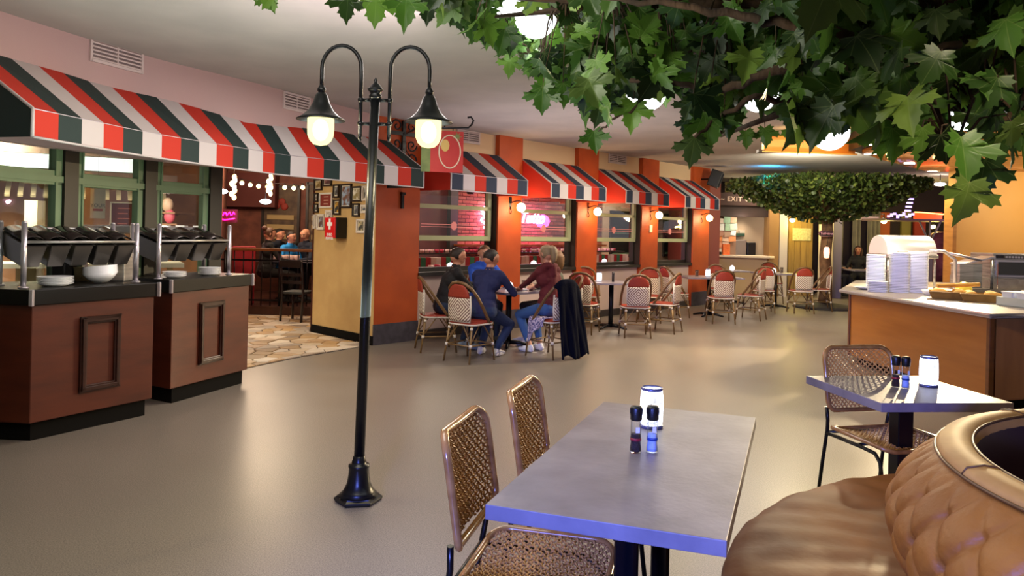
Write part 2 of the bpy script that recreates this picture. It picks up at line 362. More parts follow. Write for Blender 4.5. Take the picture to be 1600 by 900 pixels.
# vents
def vent(pos, xdir, wd, label):
    o = thing('air_vent', label, 'vent', pos, math.atan2(xdir.y, xdir.x), 'slotted air vents above the awnings')
    vm_ = mat('vent_paint', '#cfc0bb', .6)
    m = MB(); h = .085
    for s_ in (-1, 1): m.box((0, -.012, s_ * h), (wd, .02, .022)); m.box((s_ * (wd / 2), -.012, 0), (.022, .02, 2 * h + .022))
    m.box((0, -.012, 0), (.012, .018, 2 * h)); m.build('vent_frame', vm_, o)
    MB().box((0, -.004, 0), (wd, .004, 2 * h)).build('backing', mat('vent_shadow', '#7d6f6d', .9), o)
    for k in range(5): MB().box((0, -.013, -.062 + k * .031), (wd - .02, .014, .012), rot=Matrix.Rotation(R(30), 4, 'X')).build('slat', vm_, o)
def bpt(px, py):
    # point on the bulkhead curve seen through a pixel
    best = None
    for i in range(len(bc) - 1):
        for k in range(10):
            p = bc[i].lerp(bc[i + 1], k / 10); q = at(px, py, p.y)
            e = abs(q.x - p.x)
            if best is None or e < best[0]: best = (e, q, (bc[i + 1] - bc[i]).normalized())
    return best[1], best[2]
q, t = bpt(181, 88); vent(q + Vector((t.y, -t.x, 0)) * .006, Vector((t.x, t.y, 0)), .52, 'wide slotted air vent in the pink wall at far left')
q, t = bpt(462, 161); vent(q + Vector((t.y, -t.x, 0)) * .006, Vector((t.x, t.y, 0)), .42, 'slotted air vent beside the left shade of the street lamp')
vent(W(.95, -.054, 2.91), D, .45, 'slotted air vent right of the hanging banner'); vent(W(4.85, -.054, 2.92), D, .55, 'slotted air vent in the cream wall between orange columns')
# wall globes on the columns
M_bulb = mat('warm_globe', '#fff1d8', .3, emit='#ffd9a0', es=16)
def wall_globe(t, label, zz=1.95):
    o = thing('wall_lamp', label, 'lamp', W(t, .03, zz), WANG, 'globe lamps on the orange columns')
    m = MB(); m.box((0, .01, .03), (.07, .02, .16)); m.tube([(0, 0, .02), (.03, -.1, .05), (.08, -.14, .05), (.1, -.14, .0)], .009, 6); m.tube([(0, .0, -.04), (.0, -.03, -.12), (0, -.01, -.15)], .008, 5)
    m.build('bracket', M_black, o); MB().sphere((.1, -.14, -.05), .07, 12).build('globe', M_bulb, o)
    light('POINT', 'wall_lamp_light', W(t + .1, .30, zz - .12), 7, (1, .70, .36), .06)
for (a, bb), lb in zip(cols, ['glowing globe lamp on the orange column left of the pink neon word', 'glowing globe lamp on the second orange column', 'glowing globe lamp on the column with the small white box', 'glowing globe lamp on the end column']):
    wall_globe((a + bb) / 2, lb)
# small switch box and speaker
tag(wmb().b2((5.88, .03, 1.56), (5.97, .055, 1.70)).build('switch_box', mat('switch_plastic', '#e8d8b0', .5), bevel=.006), 'small cream box on the third orange column', 'switch')
sp = thing('loudspeaker', 'black loudspeaker tilted at the top of the end column', 'speaker', W(7.95, .36, 2.74), WANG)
m = MB(); m.box((0, 0, 0), (.26, .24, .36), rot=Euler((R(20), 0, R(25))).to_matrix().to_4x4()); m.build('speaker_cabinet', M_blk, sp, bevel=.015)
MB().box((.03, -.125, -.045), (.22, .02, .30), rot=Euler((R(20), 0, R(25))).to_matrix().to_4x4()).build('grille', mat('grille_cloth', '#1d1d20', .9), sp)
MB().tube([(0, .0, 0), (0, .32, .0)], .02, 8).build('bracket', M_black, sp)
# ---------------------------------------------------------------- glass wall behind the buffet counters
gl = [Vector((-4.05, 3.4)), Vector((-3.74, 4.95)), Vector((-3.58, 5.95)), Vector((-3.35, 6.8)), Vector((-3.02, 7.48))]
for i in range(4):
    a, bb = gl[i], gl[i + 1]; t = (bb - a).normalized(); ang = math.atan2(t.y, t.x); Lh = (bb - a).length
    T = Matrix.Translation((a.x, a.y, 0)) @ Matrix.Rotation(ang, 4, 'Z')
    def g(): m = MB(); m.M = T.copy(); return m
    post = .05
    o = g().b2((Lh - .085, -.06, 0), (Lh + .065, .06, 2.5)).build('window_%d' % (i + 5), M_dark); struct(o)
    # upper light and lower light frames
    for z0, z1 in ((1.885, 2.5), (.9, 1.845)):
        m = g(); x0, x1 = .06, Lh - .09
        m.b2((x0, -.04, z0), (x1, .03, z0 + .045)).b2((x0, -.04, z1 - .025), (x1, .03, z1)).b2((x0, -.04, z0), (x0 + .06, .03, z1)).b2((x1 - .06, -.04, z0), (x1, .03, z1))
        m.b2((x0 + .05, -.05, z0 + .0), (x0 + .07, -.04, z1)).b2((x1 - .075, -.05, z0), (x1 - .055, -.04, z1))
        m.build('window_sash', M_green, o, bevel=.006); g().b2((x0 + .04, -.008, z0 + .04), (x1 - .04, 0, z1 - .03)).build('pane', M_glass, o)
    g().b2((.0, -.05, 1.84), (Lh, .04, 1.89)).build('transom', M_green, o)
    g().b2((.0, -.06, 0), (Lh, .06, .9)).build('lower_panel', M_dark, o)
# ---------------------------------------------------------------- buffet counters
def wood(name, c1, c2, sc=(1, 1, 6), rough=.4, scale=3, coat=.3):
    return mat(name, c1, rough, col2=c2, scale=scale, stretch=sc, fac=(.3, .7), bump=.05, bscale=30, coat=coat)
M_cher = wood('cherry_wood', '#5c250f', '#461a09', (.6, .6, 3.0), .5, 3, .08); M_moul = wood('dark_moulding', '#371509', '#290f06')
M_slab = mat('black_granite', '#120e0c', .4, spec=.25, col2='#0f0c0b', scale=60)
def buffet(label, A, B, sideA, depth, cut):
    """A,B front floor corners, sideA where the left side runs"""
    t = (B - A).normalized(); n = Vector((-t.y, t.x)); n = n if n.x < 0 else -n
    base = [A, B, B + n * depth, A + n * depth + t * .1] if sideA is None else [A, B, B + n * depth, sideA + n * (depth * .45) + t * .1, sideA]
    o = thing('buffet_counter', label, 'counter', (A.x, A.y, 0), 0, 'buffet counters under the striped awning')
    cen = sum(base, Vector((0, 0))) / len(base)
    loc = lambda P, off=0: [((p.x - A.x) + (p - cen).normalized().x * off, (p.y - A.y) + (p - cen).normalized().y * off) for p in P]
    MB().prism(loc(base, -.05), 0, .14).build('plinth', M_baseblk, o)
    MB().prism(loc(base), .13, .96).build('body', M_cher, o, bevel=.006)
    MB().prism(loc(base, .03), .95, 1.06).build('worktop', M_slab, o, bevel=.006)
    # steel corner strips
    P = loc(base, .035)
    for p in (P[0], P[1]):
        MB().box((p[0], p[1], 1.005), (.026, .026, .115)).build('corner_strip', M_steel2, o, bevel=.004)
    # framed panel on the front
    mid = (A + B) / 2 - A; ang = math.atan2(t.y, t.x); T = Matrix.Translation((mid.x + t.x * cut, mid.y + t.y * cut, .56)) @ Matrix.Rotation(ang, 4, 'Z')
    m = MB(); m.M = T; hw, hh = .13, .25
    for s_ in (-1, 1):
        for k, (dd, ww) in enumerate(((.020, .05), (.032, .025))):
            m.box((s_ * hw, -dd / 2, 0), (ww, dd, 2 * hh + ww)); m.box((0, -dd / 2, s_ * hh), (2 * hw + ww, dd, ww))
    m.build('panel_moulding', M_moul, o, bevel=.005)
    return o, t, n
b1, t1, n1_ = buffet('near buffet counter in cherry wood with a black top', Vector((-3.31, 5.14)), Vector((-2.86, 5.96)), Vector((-3.95, 5.20)), .62, .025)
b2_, t2_, n2_ = buffet('far buffet counter in cherry wood beside the stone floor', Vector((-2.87, 6.30)), Vector((-2.55, 7.24)), None, .58, -.02)
# sneeze-guard racks carrying tilted steel pans
def rack(label, A, B, n, npan, plabel):
    t = (B - A).normalized(); ang = math.atan2(t.y, t.x); Lh = (B - A).length
    o = thing('serving_rack', label, 'rack', (A.x, A.y, 1.06), ang, 'steel serving racks on the buffet counters')
    for i, (x, y) in enumerate(((0, 0), (Lh, 0), (0, .32), (Lh, .32))):
        MB().tube([(x, y, 0), (x, y, .46)], .019, 12).lathe([(.019, .46), (.012, .475), (0, .475)], 12, (x, y, 0)).lathe([(.034, 0), (.034, .008), (.02, .012)], 12, (x, y, 0)).build('post', M_steel2, o)
    for y, z in ((0, .325), (.32, .42)): MB().tube([(0, y, z), (Lh, y, z)], .012, 8).build('rail', M_steel, o)
    M_pan = mat('pan_steel', '#77736f', .3, .9); M_panin = mat('pan_inside', '#25211f', .35, .4)
    k = Lh / npan
    for i in range(npan):
        x = k * (i + .5)
        p = thing('food_pan', plabel % ['first', 'second', 'third', 'fourth', 'fifth', 'sixth'][i], 'pan', Vector((A.x, A.y, 1.06 + .33)) + Vector((t.x * x, t.y * x, 0)) + Vector((n.x, n.y, 0)) * .16, ang, 'tilted steel pans in the serving racks')
        rt = Matrix.Rotation(R(16), 4, 'X')
        m = MB(); m.M = rt; a, b_ = k * .455, .19; h = .15
        def ring(s_, z): return [(sx * a * s_, sy * b_ * s_, z) for sx, sy in ((-1, -1), (1, -1), (1, 1), (-1, 1))]
        r0, r1, r2, r3 = ring(1, .02), ring(.88, .02), ring(.70, -h), ring(.9, -h - .006)
        m.mi = 0; m.add(r0 + r1, [(i_, (i_ + 1) % 4, 4 + (i_ + 1) % 4, 4 + i_) for i_ in range(4)], False)
        m.mi = 1; m.add(r1 + r2, [(i_, (i_ + 1) % 4, 4 + (i_ + 1) % 4, 4 + i_) for i_ in range(4)] + [(4, 5, 6, 7)], False)
        m.mi = 0; q = ring(.92, .012); r3 = ring(.74, -h - .008); m.add(q + r3, [(i_, (i_ + 1) % 4, 4 + (i_ + 1) % 4, 4 + i_) for i_ in range(4)] + [(4, 5, 6, 7)], False)
        m.build('pan_body', [M_pan, M_panin], p, bevel=.008)
        m = MB(); m.M = rt @ Matrix.Translation((0, .02, .035)); m.grid(lambda u, v: ((u - .5) * 2 * a * .95, (v - .5) * 1.5 * b_, .035 * math.sin(PI * u) ** .6), 8, 2)
        m.build('pan_cover', mat('smoked_cover', '#3b3431', .12, .5), p, solid=.004)
rack('steel serving rack with tilted pans on the near counter', Vector((-3.44, 5.24)), Vector((-3.02, 5.98)), n1_, 5, '%s tilted steel pan from the left in the near serving rack')
rack('steel serving rack with tilted pans on the far counter', Vector((-3.02, 6.36)), Vector((-2.70, 7.10)), n2_, 4, '%s tilted steel pan from the left in the far serving rack')
# plates
def plate_mesh(name, r, h):
    return MB().lathe([(0, .004), (r * .55, .004), (r * .6, 0), (r * .62, .004), (r, h * .9), (r, h), (r * .97, h), (r * .6, .010), (0, .009)], 24, cap=False).mesh(name, M_white)
P_flat = plate_mesh('plate', .12, .022); P_bowl = MB().lathe([(0, 0), (.05, 0), (.09, .03), (.125, .075), (.12, .075), (.085, .034), (0, .008)], 24, cap=False).mesh('bowl', M_white)
P_oval = P_flat
def stack(me, nm, n, loc, dz, label, group, tilt=0, sc=1):
    for k in range(n):
        T = Matrix.Translation(loc) @ Matrix.Rotation(R(tilt), 4, 'Y') @ Matrix.Translation((0, 0, k * dz)) @ Matrix.Scale(sc, 4)
        o = inst(nm, me, T); tag(o, label, nm, group)
stack(P_flat, 'plate', 5, (-3.35, 5.46, 1.062), .012, 'white plate in the low stack beside the first steel post', 'white plates stacked at the near rack post')
stack(P_bowl, 'bowl', 6, (-3.21, 5.82, 1.065), .011, 'white bowl in the leaning stack on the near counter', 'white bowls leaning on the near counter', tilt=-6)
stack(P_flat, 'plate', 4, (-2.97, 6.55, 1.062), .011, 'white plate in the low stack at left of the far counter', 'white plates at the left end of the far counter', sc=.85)
stack(P_flat, 'plate', 6, (-2.82, 6.95, 1.062), .011, 'white plate in the taller stack at right of the far counter', 'white plates at the right end of the far counter', sc=.85)
tag(MB().b2((-.05, -.05, 0), (.05, .05, .17)).build('cutlery_box', M_blk, bevel=.006), 'black cutlery box between the plate stacks on the near counter', 'box').location = (-3.46, 5.72, 1.06)
# ---------------------------------------------------------------- street lamp
SL = thing('street_lamp', 'black double armed street lamp on a bell shaped foot', 'lamp post', (-.835, 4.2, 0), R(0))
sx = SL.location.copy()
m = MB(); hexa = lambda r, z: (r, z)
m.lathe([(.128, 0), (.135, .012), (.135, .022), (.12, .03), (.118, .036)], 6, a0=R(10), smooth=False)
m.lathe([(.112, .034), (.085, .06), (.066, .10), (.058, .15), (.056, .185), (.060, .195), (.058, .205), (.040, .208), (.040, .225), (.036, .232), (.034, .25), (.030, .253)], 28)
m.build('base', mat('lamp_black', '#0d0f12', .32, .2, bump=.05, bscale=60), SL)
M_lb = MATS['lamp_black']
lean = .045
MB().tube([(0, 0, .24), (lean * .5, 0, 1.3), (lean, 0, 2.30)], [.030, .028, .026], 16).build('pole', M_lb, SL)
m = MB(); m.lathe([(.026, 0), (.036, .01), (.036, .02), (.028, .03), (.042, .05), (.047, .056), (.036, .064), (.026, .08), (.014, .09), (.008, .1), (.012, .108), (0, .125)], 16, (lean, 0, 2.27)); m.build('finial', M_lb, SL)
M_bowl = bpy.data.materials.new('lamp_bowl_glass'); M_bowl.use_nodes = True; N = M_bowl.node_tree.nodes; L = M_bowl.node_tree.links; N.clear()
o_ = N.new('ShaderNodeOutputMaterial'); t_ = N.new('ShaderNodeBsdfTransparent'); e_ = N.new('ShaderNodeEmission'); e_.inputs[0].default_value = lin('#ffec9c'); e_.inputs[1].default_value = 1.5; x_ = N.new('ShaderNodeMixShader'); x_.inputs[0].default_value = .8
L.new(t_.outputs[0], x_.inputs[1]); L.new(e_.outputs[0], x_.inputs[2]); L.new(x_.outputs[0], o_.inputs[0])
for s_, sn in ((-1, 'left'), (1, 'right')):
    xin = lean + s_ * .082; xo = lean + s_ * .305
    pts = [(xin, 0, 2.07), (xin, 0, 2.40)]
    cx = (xin + xo) / 2; rr = abs(xo - xin) / 2
    for k in range(1, 13):
        a = PI * k / 12; pts.append((cx - s_ * rr * math.cos(a), 0, 2.44 + .13 * math.sin(a)))
    pts += [(xo, 0, 2.38), (xo, 0, 2.33)]
    m = MB(); m.tube(pts, .0115, 10)
    for z in (2.265, 2.13):
        m.tube([(lean, 0, z), (xin, 0, z)], [.012, .009], 8); m.sphere((xin, 0, z), .018, 8); m.lathe([(.016, -.006), (.02, 0), (.016, .006)], 10, (lean + s_ * .045, 0, z))
    m.lathe([(.006, -.05), (.012, -.03), (.011, 0)], 8, (xin, 0, 2.08)); m.build('arm', M_lb, SL)
    m = MB(); m.lathe([(.010, .13), (.014, .135), (.024, .15), (.024, .162), (.014, .178), (.012, .185)], 14, (xo, 0, 2.16)); m.lathe([(.135, .0), (.137, .005), (.105, .022), (.07, .055), (.048, .095), (.034, .14), (.024, .155), (.012, .16)], 28, (xo, 0, 2.145), cap=False)
    m.lathe([(.132, .0), (.10, .016), (.06, .05), (.03, .1)], 28, (xo, 0, 2.145), cap=False); sh = m.build('lamp_shade', M_lb, SL, fix=True)
    gb = MB().lathe([(.073, .155), (.074, .10), (.072, .06), (.06, .03), (.038, .008), (0, 0)], 22, (xo, 0, 2.0)).build('glass_bowl', M_bowl, SL)
    MB().sphere((xo, 0, 2.09), 0.044, 10, (1, 1, 1.4)).build('bulb', mat('street_bulb', '#fff0c0', .2, emit='#ffe9b0', es=14), SL)
    light('POINT', 'street_lamp_light', (sx.x + xo, 4.2, 1.93), 10, (1, .84, .50), .07)
# ---------------------------------------------------------------- hanging banner and ironwork
T = Matrix(((.97, 0, .24, -.83), (.24, 0, -.97, 8.62), (0, 1, 0, 2.44), (0, 0, 0, 1)))
bn = thing('hanging_banner', 'red banner with a white oval and green side band on an iron bracket', 'sign', (-.83, 8.62, 2.44), R(14))
M_bred = mat('banner_red', '#b8282a', .6, col2='#c43a34', scale=3); M_bgr = mat('banner_green', '#7f8f55', .7, col2='#697a48', scale=8); M_crm = mat('banner_cream', '#e8dcc0', .6)
MB().b2((-.245, -.01, -.24), (.245, .01, .24)).build('board', M_bred, bn)
MB().b2((-.245, -.013, -.24), (-.14, .013, .24)).build('green_band', M_bgr, bn)
ov = [(.085 + .125 * math.cos(2 * PI * k / 40), -.016, -.0 + .19 * math.sin(2 * PI * k / 40)) for k in range(40)]
MB().tube(ov, .008, 5, closed=True).build('oval_ring', M_crm, bn)
MB().prism([(.03 + .05 * math.cos(2 * PI * k / 20), .04 + .07 * math.sin(2 * PI * k / 20) + .03) for k in range(20)], -.016, -.011, 'y').build('oval_picture', mat('banner_gold', '#d9b96a', .6), bn)
star = [(.17 + (.06 if k % 2 == 0 else .02) * math.cos(PI * k / 7), .18 + (.06 if k % 2 == 0 else .02) * math.sin(PI * k / 7)) for k in range(14)]
MB().prism(star, -.016, -.011, 'y').build('leaf_emblem', M_bgr, bn)
MB().tube([(-.30, .0, .26), (.30, 0, .29), (.34, 0, .33), (.36, 0, .38), (.33, 0, .42), (.29, 0, .41)], .012, 6).tube([(-.1, 0, .27), (-.1, 0, .24)], .006, 4).tube([(.12, 0, .28), (.12, 0, .24)], .006, 4).tube([(.02, 0, .275), (.02, 0, .33), (-.02, 0, .34)], .008, 4).tube([(-.3, 0, .26), (-.36, .55, .26)], .012, 6).build('bracket', M_lb, bn)
iw = thing('wrought_iron_ornament', 'black wrought iron scroll cross on the orange corner wall', 'ornament', W(-.34, .02, 2.80), WANG)
m = MB(); m.b2((-.025, -.03, -.5), (.025, 0, .18)); m.b2((-.25, -.03, -.02), (.25, 0, .03))
for z in range(-4, 2): m.box((0, -.02, z * .1), (.06, .02, .02))
def spiral(cx, cz, r, sx_, sz_, m):
    m.tube([(cx + sx_ * r * (1 - k / 22) * math.cos(k * .42), -.03, cz + sz_ * r * (1 - k / 22) * math.sin(k * .42)) for k in range(19)], .012, 5)
for sx_ in (-1, 1):
    for cz, sz_ in ((.10, 1), (-.14, -1), (-.34, 1)): spiral(sx_ * .13, cz, .09, sx_, sz_, m)
    m.tube([(sx_ * .03, -.015, -.1), (sx_ * .05, -.015, -.22), (sx_ * .12, -.015, -.3)], .008, 5)
m.build('scrollwork', M_lb, iw); m = MB(); m.b2((-.02, -.03, -1.0), (.02, 0, -.78)); m.b2((-.03, -.05, -.82), (.03, 0, -.78)); m.build('lower_bracket', M_lb, iw)
# ---------------------------------------------------------------- sand wall: pictures and first aid box
FRM = mat('dark_picture_frame', '#1c1613', .45)
FRW = mat('white_picture_frame', '#d8cfc4', .5)
def art(name, a, b_, c): return mat(name, a, .7, col2=b_, scale=14, fac=(.4, .55))
def sxz(px, py):
    # point on the sand wall seen through a pixel -> (x along wall, z)
    best = None
    for k in range(200):
        p = q0 + qd * (QL * k / 199); q = at(px, py, p.y); e = abs(q.x - p.x)
        if best is None or e < best[0]: best = (e, QL * k / 199, q.z)
    return best[1], best[2]
pics = [((485+7*x0/50.4, 0), 0) for x0 in ()]
Z = lambda x, y: (485 + x / 7.2, 275 + y / 7.2)
plist = [((40, 35, 140, 160), 'dark', '#d6c08a', '#7d6436', 'small framed picture of an ochre building in a dark frame'), ((150, 20, 250, 115), 'dark', '#8a5a58', '#4a2c2c', 'dark framed reddish picture just under the awning'),
 ((18, 192, 100, 292), 'dark', '#c9c6c4', '#77685c', 'small pale landscape picture at upper left of the picture wall'), ((18, 312, 100, 412), 'dark', '#b9b7ae', '#54524c', 'small grey picture below the pale landscape'),
 ((115, 190, 258, 358), 'sign', '#7c2a20', '#8a3326', 'dark red lettered sign in a pale frame among the pictures'), ((268, 95, 335, 245), 'dark', '#8d8a86', '#3c3a3a', 'tall narrow grey picture beside the dark red sign'),
 ((268, 265, 345, 435), 'dark', '#c9962e', '#2b2a26', 'tall picture with golden figures above the first aid box'), ((350, 90, 470, 358), 'dark', '#8fa6bf', '#6d4a3a', 'largest picture, a brown peak under blue sky'),
 ((472, 118, 582, 286), 'dark', '#d8d2c2', '#8a7a4c', 'picture of a pale sky over a hillside'), ((487, 308, 562, 456), 'dark', '#8f8f92', '#4b4a4c', 'tall grey picture right of the first aid box'),
 ((595, 112, 650, 275), 'white', '#b2b2a8', '#4d4c44', 'narrow picture close to the black lamp pole'), ((580, 325, 650, 415), 'white', '#a9aaa8', '#55565a', 'small pale framed picture near the black lamp pole'),
 ((530, 485, 628, 640), 'white', '#c8b68c', '#3f3d36', 'pale framed picture lowest on the right of the wall'), ((8, 435, 78, 590), 'white', '#8a8f96', '#3f4650', 'tall pale framed picture lowest at the wall edge'),
 ((85, 430, 165, 603), 'white', '#9aa0aa', '#5a3e36', 'pale framed picture of a tower, second from the wall edge'), ((185, 385, 255, 540), 'white', '#d8d4c8', '#5c3a33', 'small pale framed picture left of the first aid box')]
for (x0, y0, x1, y1), kind, c1_, c2_, lb in plist:
    xa, za = sxz(*Z(x0, (y0 + y1) / 2)); xb, _ = sxz(*Z(x1, (y0 + y1) / 2)); _, zt = sxz(*Z((x0 + x1) / 2, y0)); _, zb = sxz(*Z((x0 + x1) / 2, y1))
    xc, zc, ww, hh = (xa + xb) / 2, (zt + zb) / 2, abs(xa - xb), abs(zt - zb)
    o = thing('framed_picture', lb, 'picture', q0 + qd * xc + qn * .001 + Vector((0, 0, zc)), math.atan2(-qd.y, -qd.x), 'framed pictures on the sand coloured wall')
    f_ = .022; m = MB(); yo = -.014
    for s_ in (-1, 1): m.box((s_ * (ww / 2 - f_ / 2), yo, 0), (f_, .026, hh)); m.box((0, yo, s_ * (hh / 2 - f_ / 2)), (ww, .026, f_))
    m.build('frame', FRM if kind == 'dark' else FRW, o, bevel=.003)
    if kind == 'sign':
        MB().box((0, -.008, 0), (ww - f_, .006, hh - f_)).build('sign_face', mat('dark_red_card', '#7a281e', .6), o)
        for z in (.05, 0, -.05): MB().box((0, -.012, z), (.12, .002, .012)).build('lettering_line', mat('pale_print', '#c9a08c', .6), o)
    else:
        MB().box((0, -.006, 0), (ww - f_, .004, hh - f_)).build('mount', M_crm, o)
        MB().box((0, -.010, 0), (ww - f_ * 3.0, .003, hh - f_ * 3.0)).build('print', art('print_' + c1_[1:], c1_, c2_, 0), o)
xa, _ = sxz(*Z(262, 580)); xb, _ = sxz(*Z(395, 580)); _, zt = sxz(*Z(330, 468)); _, zb = sxz(*Z(330, 700))
fa = thing('first_aid_box', 'red fronted first aid box with a white cross on the sand wall', 'first aid box', q0 + qd * ((xa + xb) / 2 - .05) + Vector((0, 0, (zt + zb) / 2)), math.atan2(-qd.y, -qd.x))
fw, fh = abs(xa - xb) * .9, (zt - zb)
MB().box((0, -.085, 0), (fw, .17, fh)).build('case', M_blk, fa, bevel=.008)
MB().box((0, -.178, 0), (fw - .01, .02, fh - .01)).build('front_cover', mat('first_aid_red', '#d3141a', .4), fa, bevel=.006)
m = MB(); m.box((0, -.19, .05), (.045, .004, .15)); m.box((0, -.19, .05), (.12, .0038, .05)); m.build('white_cross', mat('white_print', '#f4eeee', .5), fa)
text('lettering', 'EHBO\nKOFFER', .052, Matrix.Translation((0, -.19, -.12)) @ Matrix.Rotation(PI / 2, 4, 'X'), MATS['white_print'], fa, bold=.001)
tag(smb().b2((.08, 0, .28), (.12, .025, .34)).build('wall_socket', M_crm, bevel=.004), 'small cream socket low on the sand wall edge', 'socket')
# ---------------------------------------------------------------- flagstone floor of the left room
def clip(poly, p, n):
    out = []
    for i in range(len(poly)):
        a, b_ = poly[i], poly[(i + 1) % len(poly)]; da = (a - p).dot(n); db = (b_ - p).dot(n)
        if da <= 0: out.append(a)
        if (da < 0) != (db < 0) and abs(da - db) > 1e-12: out.append(a.lerp(b_, da / (da - db)))
    return out
def stones(region, n, seed, name, mats, parent, z0, z1, jitter=.45, gap=.012, squash=1):
    rr = random.Random(seed); xs = [p.x for p in region]; ys = [p.y for p in region]; A = (max(xs) - min(xs)) * (max(ys) - min(ys)); st = math.sqrt(A / n); seeds = []
    for i in range(int((max(xs) - min(xs)) / st) + 1):
        for j in range(int((max(ys) - min(ys)) / st) + 1):
            seeds.append(Vector((min(xs) + (i + .5 + rr.uniform(-jitter, jitter)) * st, min(ys) + (j + .5 + rr.uniform(-jitter, jitter)) * st)))
    for s_ in seeds:
        poly = list(region)
        for q in seeds:
            if q is s_ or (q - s_).length > st * 3.2: continue
            d_ = (q - s_); poly = clip(poly, s_ + d_ * .5 - d_.normalized() * gap / 2, d_.normalized())
            if len(poly) < 3: break
        if len(poly) < 3: continue
        c_ = sum(poly, Vector((0, 0))) / len(poly)
        if max((p - c_).length for p in poly) < .06: continue
        m = MB(); zz = z1 + rr.uniform(-.003, .003); inner = [(c_ + (p - c_) * .93) for p in poly]
        vs = [(p.x, p.y, z0) for p in poly] + [(p.x, p.y, zz - .006) for p in poly] + [(p.x, p.y, zz) for p in inner]; k = len(poly)
        m.add(vs, [(i, (i + 1) % k, k + (i + 1) % k, k + i) for i in range(k)] + [(k + i, k + (i + 1) % k, 2 * k + (i + 1) % k, 2 * k + i) for i in range(k)] + [tuple(range(2 * k, 3 * k))], False)
        m.build(name, mats, parent, fix=False)
reg = [Vector(p) for p in [(-2.98, 7.62), (-2.74, 8.1), (-2.50, 8.62), (-2.02, 9.36), (-1.82, 9.66), (-2.9, 10.72), (-3.3, 12.6), (-6.3, 12.6), (-5.2, 9.0)]]
grout = MB().prism([(p.x, p.y) for p in reg], .0005, .006).build('trim_3', mat('grout', '#5d5046', .9)); struct(grout)
stones(reg, 430, 3, 'stone', rand_mat('flagstone', ['#cdbb9e', '#b08a5c', '#d8c8b2', '#947a56', '#c49c62', '#a09080', '#e0d2bc', '#84725f'], .55, noise=.18, nscale=9, bump=.4, bscale=25), grout, .002, .016)
# raised platform of the left dining room
M_dw = wood('platform_wood', '#4a2516', '#38190e', (4, 1, 1)); 
struct(MB().prism([(-9, 12.55), (-2.5, 12.55), (-2.0, 16), (-9, 16)], 0, .16).build('trim_4', M_dw))
M_rb = mat('red_brown_wall', '#5c2f24', .7, col2='#7a4433', scale=5, fac=(.35, .7), bump=.2, bscale=40)
struct(MB().prism([(-12, 15.6), (-1.6, 15.6), (-1.6, 15.8), (-12, 15.8)], 0, 3).build('wall_left_room', M_rb))
struct(MB().prism([(-2.9, 10.80), (-2.35, 11.36), (-1.6, 15.6), (-1.8, 15.6)], 0, 3).build('wall_left_room_side', M_rb))
struct(MB().b2((-9, 15.3, 1.9), (-4.9, 15.55, 2.6)).build('trim_5', mat('maroon_paint', '#55201c', .7)))
struct(MB().b2((-5.6, 15.45, .16), (-2.0, 15.58, 1.0)).build('trim_6', wood('wainscot', '#4d2719', '#3a1b11')))
# framed boards on that wall
for x, z, ww, hh, lb in ((-4.85, 1.75, .75, 1.2, 'tall framed board with pale shelves on the red brown wall'), (-3.9, 1.75, .8, 1.35, 'dark framed board with red flowers beside the sand wall')):
    o = thing('wall_board', lb, 'picture', (x, 15.58, z), 0, 'framed boards on the red brown wall')
    m = MB()
    for s_ in (-1, 1): m.box((s_ * ww / 2, -.03, 0), (.05, .05, hh + .05)); m.box((0, -.03, s_ * hh / 2), (ww, .05, .05))
    m.build('frame', FRM, o); MB().box((0, -.012, 0), (ww, .01, hh)).build('board', mat('board_brown', '#3d2a20', .6, col2='#5d4a35', scale=6), o)
    for k, zz in enumerate((-.45, -.25, -.05)): MB().box((0, -.03, zz), (ww * .75, .03, .10)).build('card_strip', mat('board_card', '#a08a5c', .6), o)
    m = MB()
    for k in range(5): m.sphere((rnd.uniform(-.25, .25), -.03, rnd.uniform(.15, .5)), .08, 6, (1, .3, 1))
    m.build('red_flower', mat('flower_red', '#8a2b20', .7), o)
